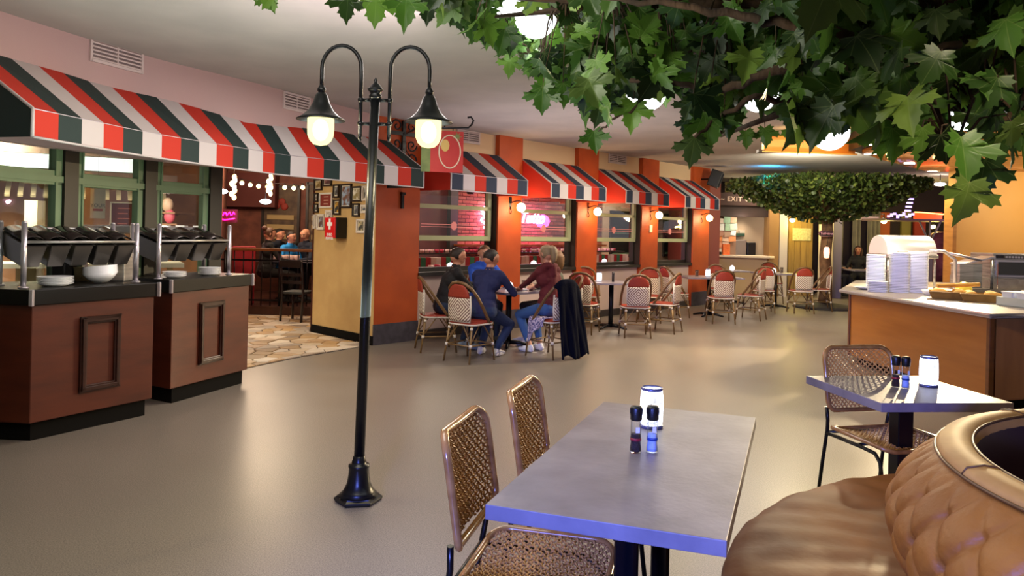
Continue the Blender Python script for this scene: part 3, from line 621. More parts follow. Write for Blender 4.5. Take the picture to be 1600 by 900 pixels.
# ---------------------------------------------------------------- people
def person(name, label, loc, rz, colors, seat=.45, scale=1.0, lean=.18, bend=.0, headyaw=0, headpitch=.1, hands=((-.2, .42, .74), (.2, .42, .74)), feet=((-.12, .42, 0), (.12, .42, 0)), hair='short', female=False, hood=False, voxel=.010, standing=False, group=None, headoff=(0, 0), bare_ankle=False):
    top, bot, skin, shoe, hairc = colors
    o = thing(name, label, 'person', loc, rz, group)
    pr = []   # p0, p1, r0, r1, region, widen(x)
    V = Vector
    hz = seat + .10 if not standing else .93
    hip = V((0, 0, hz)); up = V((0, math.sin(lean), math.cos(lean))); up2 = V((0, math.sin(lean + bend), math.cos(lean + bend)))
    waist = hip + up * .17; chest = waist + up2 * .18; sh = chest + up2 * .12; neck = sh + up2 * .075 + V((0, .0, 0))
    hd = neck + V((headoff[0], .02 + headoff[1], .115))
    wS = .155 if female else .175
    pr += [(V((-.075, 0, hz)), V((.075, 0, hz)), .115, .115, 1), (hip + up * .02, waist, .125, .118, 0), (waist, chest, .115, .125, 0)]
    pr += [(chest + V((-.075, 0, 0)), chest + V((.075, 0, 0)), .105, .105, 0), (waist + V((-.05, 0, 0)), waist + V((.05, 0, 0)), .10, .10, 0), (hip + up * .06 + V((-.06, 0, 0)), hip + up * .06 + V((.06, 0, 0)), .115, .115, 0)]
    pr += [(sh + V((-wS + .03, 0, -.01)), sh + V((wS - .03, 0, -.01)), .068, .068, 0), (chest, sh, .10, .07, 0), (sh, neck + V((0, .008, .03)), .056, .052, 2), (neck + V((0,0,-.03)), neck + V((0, .0, -.01)), .062, .06, 0)]
    Rh = Matrix.Rotation(headyaw, 4, 'Z') @ Matrix.Rotation(-headpitch, 4, 'X'); H = lambda x, y, z: hd + Rh @ V((x, y, z))
    pr += [(H(0, -.02, .03), H(0, .03, .03), .082, .078, 2), (H(0, -.03, .0), H(0, .02, -.01), .072, .068, 2), (H(0, .035, -.04), H(0, .055, -.055), .052, .036, 2), (H(0, .03, .02), H(0, .045, .045), .066, .06, 2),
           (H(0, .098, .025), H(0, .115, -.008), .008, .013, 2), (H(-.018, .082, -.042), H(.018, .082, -.042), .014, .014, 5), (H(-.084, -.005, .02), H(-.084, -.012, -.01), .014, .010, 2), (H(.084, -.005, .02), H(.084, -.012, -.01), .014, .010, 2),
           (H(-.045, .07, .0), H(-.03, .075, -.01), .022, .02, 2), (H(.045, .07, .0), H(.03, .075, -.01), .022, .02, 2), (H(-.05,.078,.042),H(.05,.078,.042),.013,.013,2)]
    def ik(a, b_, l1, l2, pole):
        d_ = b_ - a; ds = min(d_.length, (l1 + l2) * .995); d_ = d_.normalized(); b2 = a + d_ * ds; x = (l1 * l1 - l2 * l2 + ds * ds) / (2 * ds); h = math.sqrt(max(l1 * l1 - x * x, 0)); pn = (pole - d_ * pole.dot(d_)).normalized(); return a + d_ * x + pn * h, b2
    for s_, hnd in ((-1, hands[0]), (1, hands[1])):
        a = sh + V((s_ * wS, 0, -.025)); el, wr = ik(a, V(hnd), .28, .25, V((s_ * .7, -.5, -.8)))
        r_ = .9 if female else 1.0
        pr += [(a, el, .056 * r_, .044 * r_, 0), (el, a.lerp(wr, 0) * 0 + el.lerp(wr, .86), .044 * r_, .033 * r_, 0), (el.lerp(wr, .8), wr, .027, .024, 2)]
        d_ = (wr - el).normalized(); side = d_.cross(V((0, 0, 1))).normalized() if abs(d_.z) < .95 else V((1, 0, 0)); dn = side.cross(d_).normalized(); dn = -dn if dn.z > 0 else dn
        pm = wr + d_ * .05
        pr += [(wr + side * .012, pm + side * .026, .018, .015, 2), (wr - side * .012, pm - side * .026, .018, .015, 2), (wr, pm, .02, .018, 2)]
        for k, (off, ln) in enumerate(((-.033, .062), (-.011, .074), (.011, .078), (.033, .068))):
            b0 = pm + side * off; b1 = b0 + d_ * ln * .5 + dn * .008; b2 = b1 + d_ * ln * .36 + dn * .022
            pr += [(b0, b1, .0095, .009, 2), (b1, b2, .009, .0075, 2)]
        t0 = wr + d_ * .018 - side * s_ * .026; t1 = t0 + d_ * .028 - side * s_ * .026 + dn * .01; pr += [(t0, t1, .012, .0105, 2), (t1, t1 + d_ * .026 + dn * .008, .0105, .009, 2)]
    for s_, ft in ((-1, feet[0]), (1, feet[1])):
        a = hip + V((s_ * .09, .02, -.01)); an = V(ft) + V((0, 0, .085)); kn, an2 = ik(a, an, .44, .42, V((s_ * .12, .8, .9)))
        pr += [(a, kn, .088, .062, 1), (kn, kn.lerp(an2, .35), .06, .058, 1), (kn.lerp(an2, .35), kn.lerp(an2, .88 if not bare_ankle else .8), .058, .045, 1), (kn.lerp(an2, .75), an2, .036, .034, 2 if bare_ankle else 1)]
        fd = V((s_ * .12, 1, 0)).normalized(); h0 = V((an2.x, an2.y - .03, ft[2] + .04)); pr += [(h0, h0 + fd * .12, .038, .038, 3), (h0 + fd * .1 + V((0, 0, -.008)), h0 + fd * .2 + V((0, 0, -.012)), .036, .028, 3), (an2 + V((0, -.01, -.02)), h0 + fd * .05, .042, .036, 3)]
    if hood:
        for k in range(7):
            a = PI * (1.0 + k / 6); c_ = sh + up2 * .035 + V((.085 * math.cos(a), -.02 + .085 * math.sin(a), .02)); 
            if k: pr.append((pc, c_, .034, .034, 0))
            pc = c_
        pr.append((sh + V((0, -.085, .03)), sh + V((0, -.10, -.05)), .055, .05, 0))
    else:
        for k in range(9):
            a = 2 * PI * k / 8; c_ = neck + V((.05 * math.cos(a), .052 * math.sin(a), -.01 + .012 * math.sin(a + PI)))
            if k: pr.append((pc, c_, .014, .014, 0))
            pc = c_
    m = MB()
    for p0, p1, r0, r1, rg in pr:
        ax = p1 - p0; ln = ax.length
        if ln < 1e-5: ax = V((0, 0, 1)); ln = 1e-5
        q = ax.to_track_quat('Z', 'Y').to_matrix().to_4x4(); m.M = Matrix.Translation(p0) @ q
        n = 5; prof = [(r0 * math.sin(PI / 2 * i / n), -r0 * math.cos(PI / 2 * i / n)) for i in range(n + 1)] + [(r1 * math.cos(PI / 2 * i / n), ln + r1 * math.sin(PI / 2 * i / n)) for i in range(n + 1)]
        m.lathe(prof, 12, cap=False)
    me = m.mesh('tmp', M_white); t = bpy.data.objects.new('tmp', me); C.objects.link(t)
    rm = t.modifiers.new('r', 'REMESH'); rm.mode = 'VOXEL'; rm.voxel_size = voxel; smo = t.modifiers.new('s', 'SMOOTH'); smo.iterations = 3; smo.factor = .5
    dg = bpy.context.evaluated_depsgraph_get(); dg.update(); me2 = bpy.data.meshes.new_from_object(t.evaluated_get(dg)); bpy.data.objects.remove(t)
    co = np.empty(len(me2.polygons) * 3); me2.polygons.foreach_get('center', co); co = co.reshape(-1, 3); best = np.full(len(co), 9.); reg_ = np.zeros(len(co), int)
    for p0, p1, r0, r1, rg in pr:
        a = np.array(p0); d_ = np.array(p1) - a; q = max(d_ @ d_, 1e-9); tt = np.clip(((co - a) @ d_) / q, 0, 1); ds = np.linalg.norm(co - (a + tt[:, None] * d_), axis=1) - (r0 + (r1 - r0) * tt)
        k = ds < best; best[k] = ds[k]; reg_[k] = rg
    # eyes: dark spots set into the face
    Ri = Rh.inverted(); 
    lc = (co - np.array(hd)) @ np.array(Rh.to_3x3())
    eye = (np.abs(np.abs(lc[:, 0]) - .032) < .013) & (np.abs(lc[:, 2] - .02) < .006) & (lc[:, 1] > .06); reg_[eye] = 4
    brow = (np.abs(np.abs(lc[:, 0]) - .034) < .02) & (np.abs(lc[:, 2] - .045) < .005) & (lc[:, 1] > .06); reg_[brow] = 6
    me2.materials.clear()
    hm = mat('hair_' + hairc[1:], hairc, .5, col2=None, bump=.6, bscale=120)
    for c_ in (mat('cloth_' + top[1:], top, .85, bump=.5, bscale=30), mat('trousers_' + bot[1:], bot, .85, bump=.5, bscale=30), mat('skin_' + skin[1:], skin, .5), mat('shoe_' + shoe[1:], shoe, .6), mat('eye_dark', '#20140f', .3), mat('lips', '#a2594e', .5), hm): me2.materials.append(c_)
    me2.polygons.foreach_set('material_index', reg_.astype(np.int32)); me2.polygons.foreach_set('use_smooth', [True] * len(reg_)); me2.update()
    me2.name = 'body'; bd = bpy.data.objects.new('body', me2); C.objects.link(bd); bd.parent = o
    # hair
    if hair != 'bald':
        m = MB(); m.M = Matrix.Translation(hd) @ Rh; rr = random.Random(len(label))
        def hp(u, v):
            th = PI * v; ph = 2 * PI * u; x, y, z = math.sin(th) * math.sin(ph), math.sin(th) * math.cos(ph), math.cos(th)
            ex = Vector((.089 * x, -.002 + .105 * y, .03 + .097 * z)); face = (y > .16 and z < .50) or z < -.66 or (y > .0 and z < .05)
            if hair in ('long', 'pony', 'bun') and y < .2 and z > -.8: face = False
            k_ = .80 if face else 1.0 + .02 * math.sin(ph * 17) * (1 - abs(z))
            return (ex.x * k_, ex.y * k_, (ex.z - .03) * k_ + .03)
        m.grid(hp, 36, 22)
        if hair == 'bun': m.sphere((0, -.10, .10), .048, 8)
        if hair == 'pony': m.tube([(0, -.09, .09), (0, -.125, .07), (0, -.135, .0), (.005, -.12, -.07), (0, -.105, -.12)], [.03, .04, .045, .035, .010], 10)
        if hair == 'long': m.tube([(0, -.06, .04), (0, -.09, -.04), (0, -.085, -.13), (0, -.09, -.2)], [.08, .088, .08, .05], 14)
        if hair == 'long':
            for s_ in (-1, 1): m.tube([(s_ * .075, .0, .05), (s_ * .088, .01, -.04), (s_ * .08, .02, -.13), (s_ * .07, .03, -.19)], [.028, .034, .03, .012], 10)
        m.build('hair', hm, o)
    o.scale = (scale,) * 3
    return o
def face(dx, dy): return math.atan2(-dx, dy)      # rotation that turns local +Y to (dx,dy)
def hand_to(loc, rz, wx, wy, wz, scale=1.0):
    v = Matrix.Rotation(-rz, 4, 'Z') @ (Vector((wx, wy, 0)) - Vector(loc)); return (v.x / scale, v.y / scale, wz / scale)
SK = '#c98f74'
# five at the round table
p = (-.86, 9.50, 0); rz = face(.93, .36)
person('person', 'man in a black jacket seen in profile at the left of the group', p, rz, ('#17161a', '#1b2942', '#c08468', '#8a98a6', '#2a1c15'), lean=.22, bend=.12, headyaw=.1, headpitch=.05, hands=(hand_to(p, rz, -.42, 9.98, .80), hand_to(p, rz, -.38, 9.72, .80)), feet=((-.10, .30, 0), (.14, .34, 0)), hair='short', group='people round the near table')
p = (-.33, 9.02, 0); rz = face(.38, .92)
person('person', 'man in a navy sweater seen from behind', p, rz, ('#1c2350', '#1d2f55', '#c08468', '#d8d8e0', '#1d1411'), lean=.25, bend=.12, headyaw=-.45, headpitch=.2, hands=(hand_to(p, rz, -.22, 9.55, .80), hand_to(p, rz, .04, 9.44, .80)), feet=((-.08, .14, 0), (.14, .10, 0)), hair='short', group='people round the near table')
p = (-.42, 10.62, 0); rz = face(.3, -1)
person('person', 'person in a bright blue hooded top at the far side of the table', p, rz, ('#2d5cd0', '#24304c', '#cf9a80', '#333333', '#5a3b26'), lean=.2, headpitch=.2, hair='short', hood=True, hands=(hand_to(p, rz, -.06, 10.25, .80), hand_to(p, rz, -.3, 10.22, .80)), group='people round the near table')
p = (.50, 9.28, 0); rz = face(-.62, .78)
person('person', 'woman in a maroon hooded top with a blond ponytail', p, rz, ('#5e1a20', '#3b5f96', '#c98f74', '#e8e8ee', '#8f7a5c'), lean=.06, bend=.1, headyaw=.05, headpitch=.1, hands=(hand_to(p, rz, .12, 9.66, .80), hand_to(p, rz, .32, 9.82, .80)), feet=((-.10, .26, 0), (.10, .30, 0)), seat=.49, hair='pony', female=True, hood=True, bare_ankle=True, group='people round the near table')
p = (.66, 10.22, 0); rz = face(-1, -.2)
person('person', 'person in a grey olive jacket half hidden behind the maroon top', p, rz, ('#6a6a58', '#2c2620', '#cf9a80', '#e0e0e0', '#8b6844'), lean=.16, hair='long', female=True, hands=(hand_to(p, rz, .3, 10.2, .80), hand_to(p, rz, .3, 9.98, .80)), group='people round the near table')
# left room
GL = 'people dining in the left room'
person('person', 'woman with a hair bun and black jacket behind the railing', (-4.35, 13.1, .16), face(.8, .6), ('#15120f', '#1b1714', SK, '#222222', '#5b3822'), hair='bun', female=True, lean=.1, voxel=.012, group=GL)
person('person', 'child in a bright light blue top in the left room', (-4.22, 13.75, .16), face(.9, -.4), ('#1f8ad6', '#22252c', '#c98f74', '#333333', '#241812'), hair='short', scale=.97, lean=.22, bend=.1, voxel=.012, group=GL)
person('person', 'bald man in a dark top beside the sand wall', (-3.82, 14.0, .16), face(-.6, -.8), ('#1b2233', '#22252c', '#d09a7c', '#333333', '#241812'), hair='bald', lean=.12, headpitch=.35, headyaw=.3, voxel=.012, group=GL)
person('person', 'person in a dark blue top behind the child', (-4.75, 14.7, .16), face(.9, -.3), ('#131c2c', '#22252c', SK, '#333333', '#15100e'), hair='short', lean=.3, voxel=.012, group=GL)
# far right
person('person', 'woman in a black top seated right of the small tree', (9.15, 19.6, 0), face(-.5, -1), ('#16161d', '#20202a', '#b98069', '#222222', '#3a2018'), hair='long', female=True, lean=.05, voxel=.012, group='people at the far table')
person('person', 'person in a grey top beside the trunk of the small tree', (8.55, 19.9, 0), face(.6, -.6), ('#77706a', '#20202a', SK, '#222222', '#8a5a3a'), hair='short', lean=.2, voxel=.012, group='people at the far table')
# ---------------------------------------------------------------- bistro chairs
M_bam = mat('bamboo_brown', '#6b5130', .4, col2='#8a6d40', scale=10, stretch=(1, 1, .4)); M_bamd = mat('frame_brown', '#7a5a34', .4, col2='#65482a', scale=8)
M_bind = mat('white_binding', '#d8cfc0', .6); M_rw = mat('red_weave', '#8c2a16', .6, col2='#9c341c', scale=90, bump=.3, bscale=150)
chv = bpy.data.materials.new('chevron_weave'); chv.use_nodes = True; MATS['chevron_weave'] = chv; N, L, b = nodes(chv); b.inputs['Roughness'].default_value = .65
tc = N.new('ShaderNodeTexCoord'); sp_ = N.new('ShaderNodeSeparateXYZ'); L.new(tc.outputs['Object'], sp_.inputs[0])
def mth(N, L, op, a, b_=None, c=None):
    n = N.new('ShaderNodeMath'); n.operation = op
    for i, x in enumerate((a, b_, c)):
        if x is None: continue
        if isinstance(x, (int, float)): n.inputs[i].default_value = x
        else: L.new(x, n.inputs[i])
    return n.outputs[0]
ax_ = mth(N, L, 'ABSOLUTE', sp_.outputs['X']); zz_ = mth(N, L, 'ABSOLUTE', mth(N, L, 'SUBTRACT', sp_.outputs['Z'], .65))
tt_ = mth(N, L, 'FRACT', mth(N, L, 'MULTIPLY', mth(N, L, 'ADD', ax_, zz_), 26)); st_ = mth(N, L, 'GREATER_THAN', tt_, .62)
mx = N.new('ShaderNodeMix'); mx.data_type = 'RGBA'; mx.inputs['A'].default_value = lin('#e0d3bf'); mx.inputs['B'].default_value = lin('#5b1f14'); L.new(st_, mx.inputs['Factor']); L.new(mx.outputs['Result'], b.inputs['Base Color'])
BC = thing('bistro_chair', 'x', 'chair', (0, 0, 0))
arch = [(-.21, .10, .455), (-.215, -.02, .62), (-.205, -.12, .76), (-.165, -.19, .86), (-.09, -.225, .915), (0, -.235, .93), (.09, -.225, .915), (.165, -.19, .86), (.205, -.12, .76), (.215, -.02, .62), (.21, .10, .455)]
ac = []
for i in range(len(arch) - 1):
    for k in range(3): ac.append(Vector(arch[i]).lerp(Vector(arch[i + 1]), k / 3))
ac.append(Vector(arch[-1]))
MB().tube(ac, .0185, 10).build('back_frame', M_bamd, BC)
def bw(z): return .158 if z < .76 else .158 * math.sqrt(max(1 - ((z - .76) / .155) ** 2, .0))
MB().grid(lambda u, v: ((u - .5) * 2 * bw(.48 + .27 * v), -.195 - .02 * v - .02 * math.cos((u - .5) * PI), .48 + .27 * v), 8, 8).build('woven_back', chv, BC, solid=.008)
MB().grid(lambda u, v: ((u - .5) * 2 * bw(.75 + .155 * v), -.217 - .012 * v - .018 * math.cos((u - .5) * PI), .75 + .155 * v), 8, 8).build('back_top_panel', M_rw, BC, solid=.008)
MB().tube([(-.16, -.2, .78), (-.165, -.195, .60), (-.155, -.19, .475), (.155, -.19, .475), (.165, -.195, .60), (.16, -.2, .78)], .010, 8).build('white_back_frame', M_bind, BC)
m = MB()
def sq_(u, v):
    a = 2 * PI * u; c_, s_ = math.cos(a), math.sin(a); k = 1 / max(abs(c_), abs(s_)) * .86 + .14; k = min(k, 1.22); return (.205 * c_ * k * (1 + .04 * s_), .01 + .205 * s_ * k)
rim = [sq_(i / 32, 0) for i in range(32)]
m.prism(rim, .435, .462); m.build('seat', M_rw, BC, bevel=.008)
MB().tube([(x * 1.02, .01 + (y - .01) * 1.02, .44) for x, y in rim], .010, 6, closed=True).build('seat_trim', M_bind, BC)
legs = {}
for nm, (x0, y0), (x1, y1) in (('a', (-.18, .17), (-.205, .215)), ('b', (.18, .17), (.205, .215)), ('c', (-.165, -.17), (-.195, -.235)), ('d', (.165, -.17), (.195, -.235))):
    l = MB().tube([(x0, y0, .435), (x1, y1, 0)], [.0125, .0115], 8).build('leg', M_bam, BC); legs[nm] = (Vector((x0, y0, .435)), Vector((x1, y1, 0)))
    g = lambda t: legs[nm][0].lerp(legs[nm][1], t)
    MB().tube([g(.50), g(.58)], .019, 8).build('binding', M_bind, l); MB().tube([g(.06), g(.12)], .018, 8).build('binding', M_bind, l)
P_ = lambda n, t: legs[n][0].lerp(legs[n][1], t)
for a_, b_ in (('a', 'b'), ('c', 'd'), ('a', 'c'), ('b', 'd')):
    MB().tube([P_(a_, .54), P_(b_, .54)], .009, 6).build('stretcher', M_bam, BC)
    mid = (P_(a_, .02) + P_(b_, .02)) / 2
    MB().tube([P_(a_, .5), mid.lerp(P_(a_, 0), .25), mid.lerp(P_(b_, 0), .25), P_(b_, .5)], .007, 6).build('brace', M_bam, BC)
GA, GB_, GC, GD = 'bistro chairs round the group table', 'bistro chairs round the second table', 'bistro chairs round the third table', 'bistro chairs round the farthest tables'
chairs = [(-.93, 9.42, (.95, .30), 'bistro chair seen from the side under the man in black', GA), (-.47, 8.76, (.59, .81), 'bistro chair seen from behind under the man in navy', GA), (.50, 9.16, (-.70, .71), 'bistro chair under the woman in maroon, coat over its back', GA),
 (-.42, 10.72, (.3, -1), 'bistro chair hidden behind the person in blue', GA), (.74, 10.22, (-1, -.2), 'bistro chair under the person in the olive jacket', GA),
 (1.12, 11.36, (.35, .94), 'bistro chair just right of the hanging navy coat', GB_), (1.87, 11.10, (-.02, 1), 'bistro chair in full back view, nearest of the empty ones', GB_), (2.42, 11.66, (-.85, .5), 'bistro chair seen sideways at the right end of the second table', GB_),
 (1.30, 12.75, (.1, -1), 'bistro chair facing us behind the left half of the second table', GB_), (2.42, 12.95, (-.2, -1), 'bistro chair facing us behind the right half of the second table', GB_),
 (3.02, 13.75, (.92, .38), 'bistro chair seen sideways at the left of the third table', GC), (3.70, 13.05, (.03, 1), 'bistro chair in back view at the middle of the third table', GC), (4.42, 13.65, (-.82, .55), 'bistro chair turned sideways at the right of the third table', GC),
 (4.20, 15.0, (0, -1), 'bistro chair facing us behind the third table', GC),
 (5.10, 15.0, (.15, 1), 'bistro chair in back view left of the fourth table', GD), (5.88, 15.05, (.05, 1), 'bistro chair in back view nearest the tree trunk', GD), (6.45, 15.55, (-1, .2), 'bistro chair seen edge on beside the tree trunk', GD),
 (6.0, 17.1, (0, -1), 'bistro chair facing us behind the fourth table', GD), (4.75, 17.4, (.05, -1), 'bistro chair facing us below the posters', GD), (4.35, 16.7, (.9, -.3), 'bistro chair turned sideways below the posters', GD)]
for i, (x, y, f_, lb, gp) in enumerate(chairs):
    if i == 0: BC.location = (x, y, 0); BC.rotation_euler.z = face(*f_); BC['label'] = lb; BC['group'] = gp
    else: dup(BC, (x, y, 0), face(*f_), lb, gp)
# bistro tables
M_btop = mat('grey_laminate', '#8f8790', .35, col2='#7d7580', scale=6, fac=(.3, .7))
def table(nm, label, x, y, w_, d_, rz, group=None, cross=True):
    o = thing(nm, label, 'table', (x, y, 0), rz, group)
    MB().box((0, 0, .735), (w_, d_, .03)).build('tabletop', M_btop, o, bevel=.003)
    MB().tube([(0, 0, .02), (0, 0, .72)], .038, 14).build('column', M_black, o)
    for k in range(4):
        a = PI / 4 + k * PI / 2; MB().tube([(0, 0, .05), (.15 * math.cos(a), .15 * math.sin(a), .045), (.30 * math.cos(a), .30 * math.sin(a), .015)], [.03, .024, .015], 8).build('foot', M_black, o)
    MB().box((0, 0, .715), (w_ * .5, .05, .012)).box((0, 0, .715), (.05, d_ * .5, .012)).build('bracket', M_black, o)
    return o
GT = 'dining tables along the orange columns'
table('dining_table', 'dining table with people seated round it', -.02, 9.93, .8, .8, R(-48), GT)
table('dining_table', 'second dining table, right of the navy coat', 1.62, 11.95, 1.15, .72, R(4), GT)
table('dining_table', 'third dining table with glasses and a lantern', 3.75, 14.05, 1.1, .72, R(8), GT)
table('dining_table', 'fourth dining table beside the tree trunk', 5.7, 16.0, .8, .75, R(8), GT)
table('dining_table', 'farthest dining table below the posters', 5.0, 16.75, .6, .6, R(8), GT)
# navy coat over the back of the woman's chair
def coat(u, v):
    # u around, v down from chair top to the floor
    cx = Vector((.78, 9.0, 0)); back = Vector((.70, -.71, 0)); side = Vector((.71, .70, 0))
    wdt = .19 + .05 * v; s_ = (u - .5) * 2
    z = .93 - .92 * max(v - .12, 0) / .88 if v > .12 else .93 + .03 * math.sin(v / .12 * PI)
    dep = -.05 + .08 * min(v / .12, 1) + .07 * v + .013 * math.sin(u * 13 + v * 3) * min(v * 3, 1) + .009 * math.sin(u * 31 - v * 4) * v
    dep += .03 * (1 - s_ * s_)
    p = Vector((.665, 9.02, 0)) + side * (s_ * wdt + .10 * v + .0) + back * dep; hem = .05 * math.sin(u * 9) * v ** 6
    return (p.x, p.y, max(z + hem - .10 * (abs(s_) ** 3) * (1 - v), .012))
ct = thing('coat', 'long navy coat hanging over a chair back down to the floor', 'coat', (0, 0, 0))
MB().grid(coat, 40, 46).build('coat_body', mat('navy_wool', '#070a1a', 1.0, spec=.1, bump=.4, bscale=60), ct, solid=.022)
# ---------------------------------------------------------------- foreground tables
M_conc = mat('concrete_top', '#827b80', .42, col2='#676167', scale=6, fac=(.3, .72), bump=.08, bscale=40, spec=.5)
M_edge = mat('concrete_edge', '#8f8f98', .5, col2='#85858e', scale=20)
def big_table(label, corners, double):
    c = [Vector(p) for p in corners]; cen = sum(c, Vector((0, 0))) / 4; e = ((c[1] - c[0]) + (c[2] - c[3])) / 2; f = ((c[3] - c[0]) + (c[2] - c[1])) / 2
    rz = math.atan2(e.y, e.x); o = thing('dining_table', label, 'table', (cen.x, cen.y, 0), rz); w_, d_ = e.length, f.length
    Ri_ = Matrix.Rotation(-rz, 2); qd_ = [tuple(Ri_ @ (p - cen)) for p in c]; MB().prism(qd_, .705, .75).build('tabletop', M_conc, o, bevel=.0025)
    M_leg = mat('table_leg_black', '#0c0d14', .3, .4)
    if double:
        for y in (-.38, .38):
            for k, a in enumerate((R(38), R(-38))):
                MB().box((0, y, .35), (.006 + .075, .012, .69), rot=Matrix.Rotation(a, 4, 'Z')).build('leg', M_leg, o)
            MB().box((0, y, .006), (.42, .42, .012)).build('base_plate', M_leg, o, bevel=.003)
            MB().box((0, y, .70), (.3, .3, .008)).build('top_plate', M_leg, o)
    else:
        MB().box((0, 0, .36), (.085, .085, .69)).build('leg', M_leg, o, bevel=.004); MB().box((0, 0, .006), (.45, .45, .012)).build('base_plate', M_leg, o, bevel=.003); MB().box((0, 0, .70), (.3, .3, .008)).build('top_plate', M_leg, o)
    return o
big_table('large grey topped table in the foreground with two grinders and a lantern', [(-.06, 2.16), (.58, 1.94), (1.09, 3.26), (.45, 3.50)], True)
big_table('smaller square grey topped table by the round sofa', [(1.81, 3.60), (2.50, 3.67), (2.40, 4.35), (1.71, 4.27)], False)
# rattan chairs: front +Y
M_rat = rand_mat('rattan_cane', ['#b98442', '#a87436', '#c39050'], .35, noise=.25, nscale=40)
M_rfr = mat('rattan_frame', '#8a5c2c', .22, col2='#ae7c40', scale=14, coat=.5)
M_rbl = mat('chair_tube_black', '#101012', .3, .4)
def rrect(hw, hh, r, n=6):
    out = []
    for cx, cy, a0 in ((hw - r, hh - r, 0), (-hw + r, hh - r, PI / 2), (-hw + r, -hh + r, PI), (hw - r, -hh + r, 1.5 * PI)):
        for k in range(n + 1): a = a0 + PI / 2 * k / n; out.append((cx + r * math.cos(a), cy + r * math.sin(a)))
    return out
def weave(surf, hw, hh, r, pitch, rad, m):
    def inside(x, y):
        ax, ay = abs(x), abs(y)
        if ax > hw or ay > hh: return False
        if ax > hw - r and ay > hh - r: return (ax - hw + r) ** 2 + (ay - hh + r) ** 2 < r * r
        return True
    ext = hw + hh
    for fam, dr in enumerate(((.71, .71), (.71, -.71))):
        nx, ny = -dr[1], dr[0]; pt = pitch if fam < 2 else pitch * .705
        k0 = int(ext / pt) + 1
        for k in range(-k0, k0 + 1):
            run = []
            steps = int(2 * ext / (pt * .5)); 
            for j in range(steps + 1):
                t = -ext + 2 * ext * j / steps; x = nx * k * pt + dr[0] * t; y = ny * k * pt + dr[1] * t
                if inside(x, y):
                    off = (rad * 1.0 * (1 if (j + k) % 2 else -1)) if fam < 2 else 0
                    p, n_ = surf(x, y); run.append(p + n_ * off)
                elif run:
                    if len(run) > 2: m.tube(run, rad, 4, cap=False)
                    run = []
            if len(run) > 2: m.tube(run, rad, 4, cap=False)
def s_seat(x, y):
    z = .455 + .022 * (x / .22) ** 2 - .03 * max(y - .08, 0) ** 2 * 12 - .012 * math.cos(x * 7) ; return Vector((x, y + .02, z)), Vector((0, 0, 1))
def s_back(x, y):
    # x across, y up; centre z .735, concave towards the sitter
    z = .735 + y; yy = -.235 - .16 * (y + .17) + .045 * (x / .22) ** 2 * 1.0; return Vector((x, yy, z)), Vector((0, 1, .16)).normalized()
m = MB(); weave(s_seat, .212, .212, .07, .0205, .0041, m); W_seat = m.mesh('woven_seat', M_rat)
m = MB(); weave(s_back, .212, .165, .06, .0205, .0041, m); W_back = m.mesh('woven_back', M_rat)
RC = thing('rattan_chair', 'x', 'chair', (0, 0, 0))
inst('woven_seat', W_seat, Matrix(), RC)['kind'] = 'stuff'; inst('woven_back', W_back, Matrix(), RC)['kind'] = 'stuff'
MB().tube([s_seat(x, y)[0] for x, y in rrect(.222, .222, .075)], .0125, 10, closed=True).build('seat_frame', M_rfr, RC)
MB().tube([s_back(x, y)[0] for x, y in rrect(.222, .175, .065)], .0135, 10, closed=True).build('back_frame', M_rfr, RC)
for s_ in (-1, 1):
    MB().tube([(s_ * .205, -.30, 0), (s_ * .20, -.265, .25), (s_ * .195, -.235, .44), (s_ * .20, -.225, .50), (s_ * .212, -.222, .58)], .0105, 8).build('leg', M_rbl, RC)
    MB().tube([(s_ * .195, -.235, .425), (s_ * .19, .05, .425), (s_ * .19, .15, .42), (s_ * .195, .195, .385), (s_ * .20, .215, .30), (s_ * .215, .25, 0)], .0105, 8).build('leg', M_rbl, RC)
MB().tube([(-.19, .0, .425), (.19, .0, .425)], .009, 6).build('cross_bar', M_rbl, RC); MB().tube([(-.195, -.235, .43), (.195, -.235, .43)], .009, 6).build('cross_bar', M_rbl, RC)
fx = face(.935, -.355)
RC.location = (.10, 2.42, 0); RC.rotation_euler.z = fx + R(7); RC['label'] = 'nearest woven rattan chair, its seat under the corner of the big table'; RC['group'] = 'rattan chairs in the foreground'
dup(RC, (.305, 2.99, 0), fx + R(5), 'woven rattan chair second along the left side of the big table', 'rattan chairs in the foreground')
dup(RC, (2.08, 4.08, 0), face(.16, -.99) + R(4), 'woven rattan chair behind the small table by the sofa', 'rattan chairs in the foreground')
# lanterns
M_lan = mat('lantern_white', '#f6f8ff', .3, emit='#eef4ff', es=1.9)
N, L, b = nodes(M_lan); tc = N.new('ShaderNodeTexCoord'); vo = N.new('ShaderNodeTexVoronoi'); vo.inputs['Scale'].default_value = 150; L.new(tc.outputs['Object'], vo.inputs['Vector'])
mr = N.new('ShaderNodeMapRange'); mr.inputs[1].default_value = .1; mr.inputs[2].default_value = .7; mr.inputs[3].default_value = 2.6; mr.inputs[4].default_value = .45; L.new(vo.outputs['Distance'], mr.inputs[0]); L.new(mr.outputs[0], b.inputs['Emission Strength'])
def lantern(x, y, label, z=.75, sc=1.0, group='glowing table lanterns'):
    o = thing('table_lantern', label, 'lantern', (x, y, z), 0, group); o.scale = (sc,) * 3
    MB().lathe([(.044, .010), (.046, .03), (.0475, .08), (.046, .13), (.043, .158)], 28).build('glass_body', M_lan, o)
    mt = mat('lantern_metal', '#5f6290', .3, .6)
    MB().lathe([(.0, 0), (.047, 0), (.049, .006), (.044, .014), (0, .014)], 28, cap=False).build('base', mt, o); MB().lathe([(.0435, .154), (.0445, .157), (.0445, .163), (.041, .165), (.038, .160)], 28, cap=False).build('rim', mt, o)
lantern(.592, 3.06, 'glowing white lantern on the big foreground table')
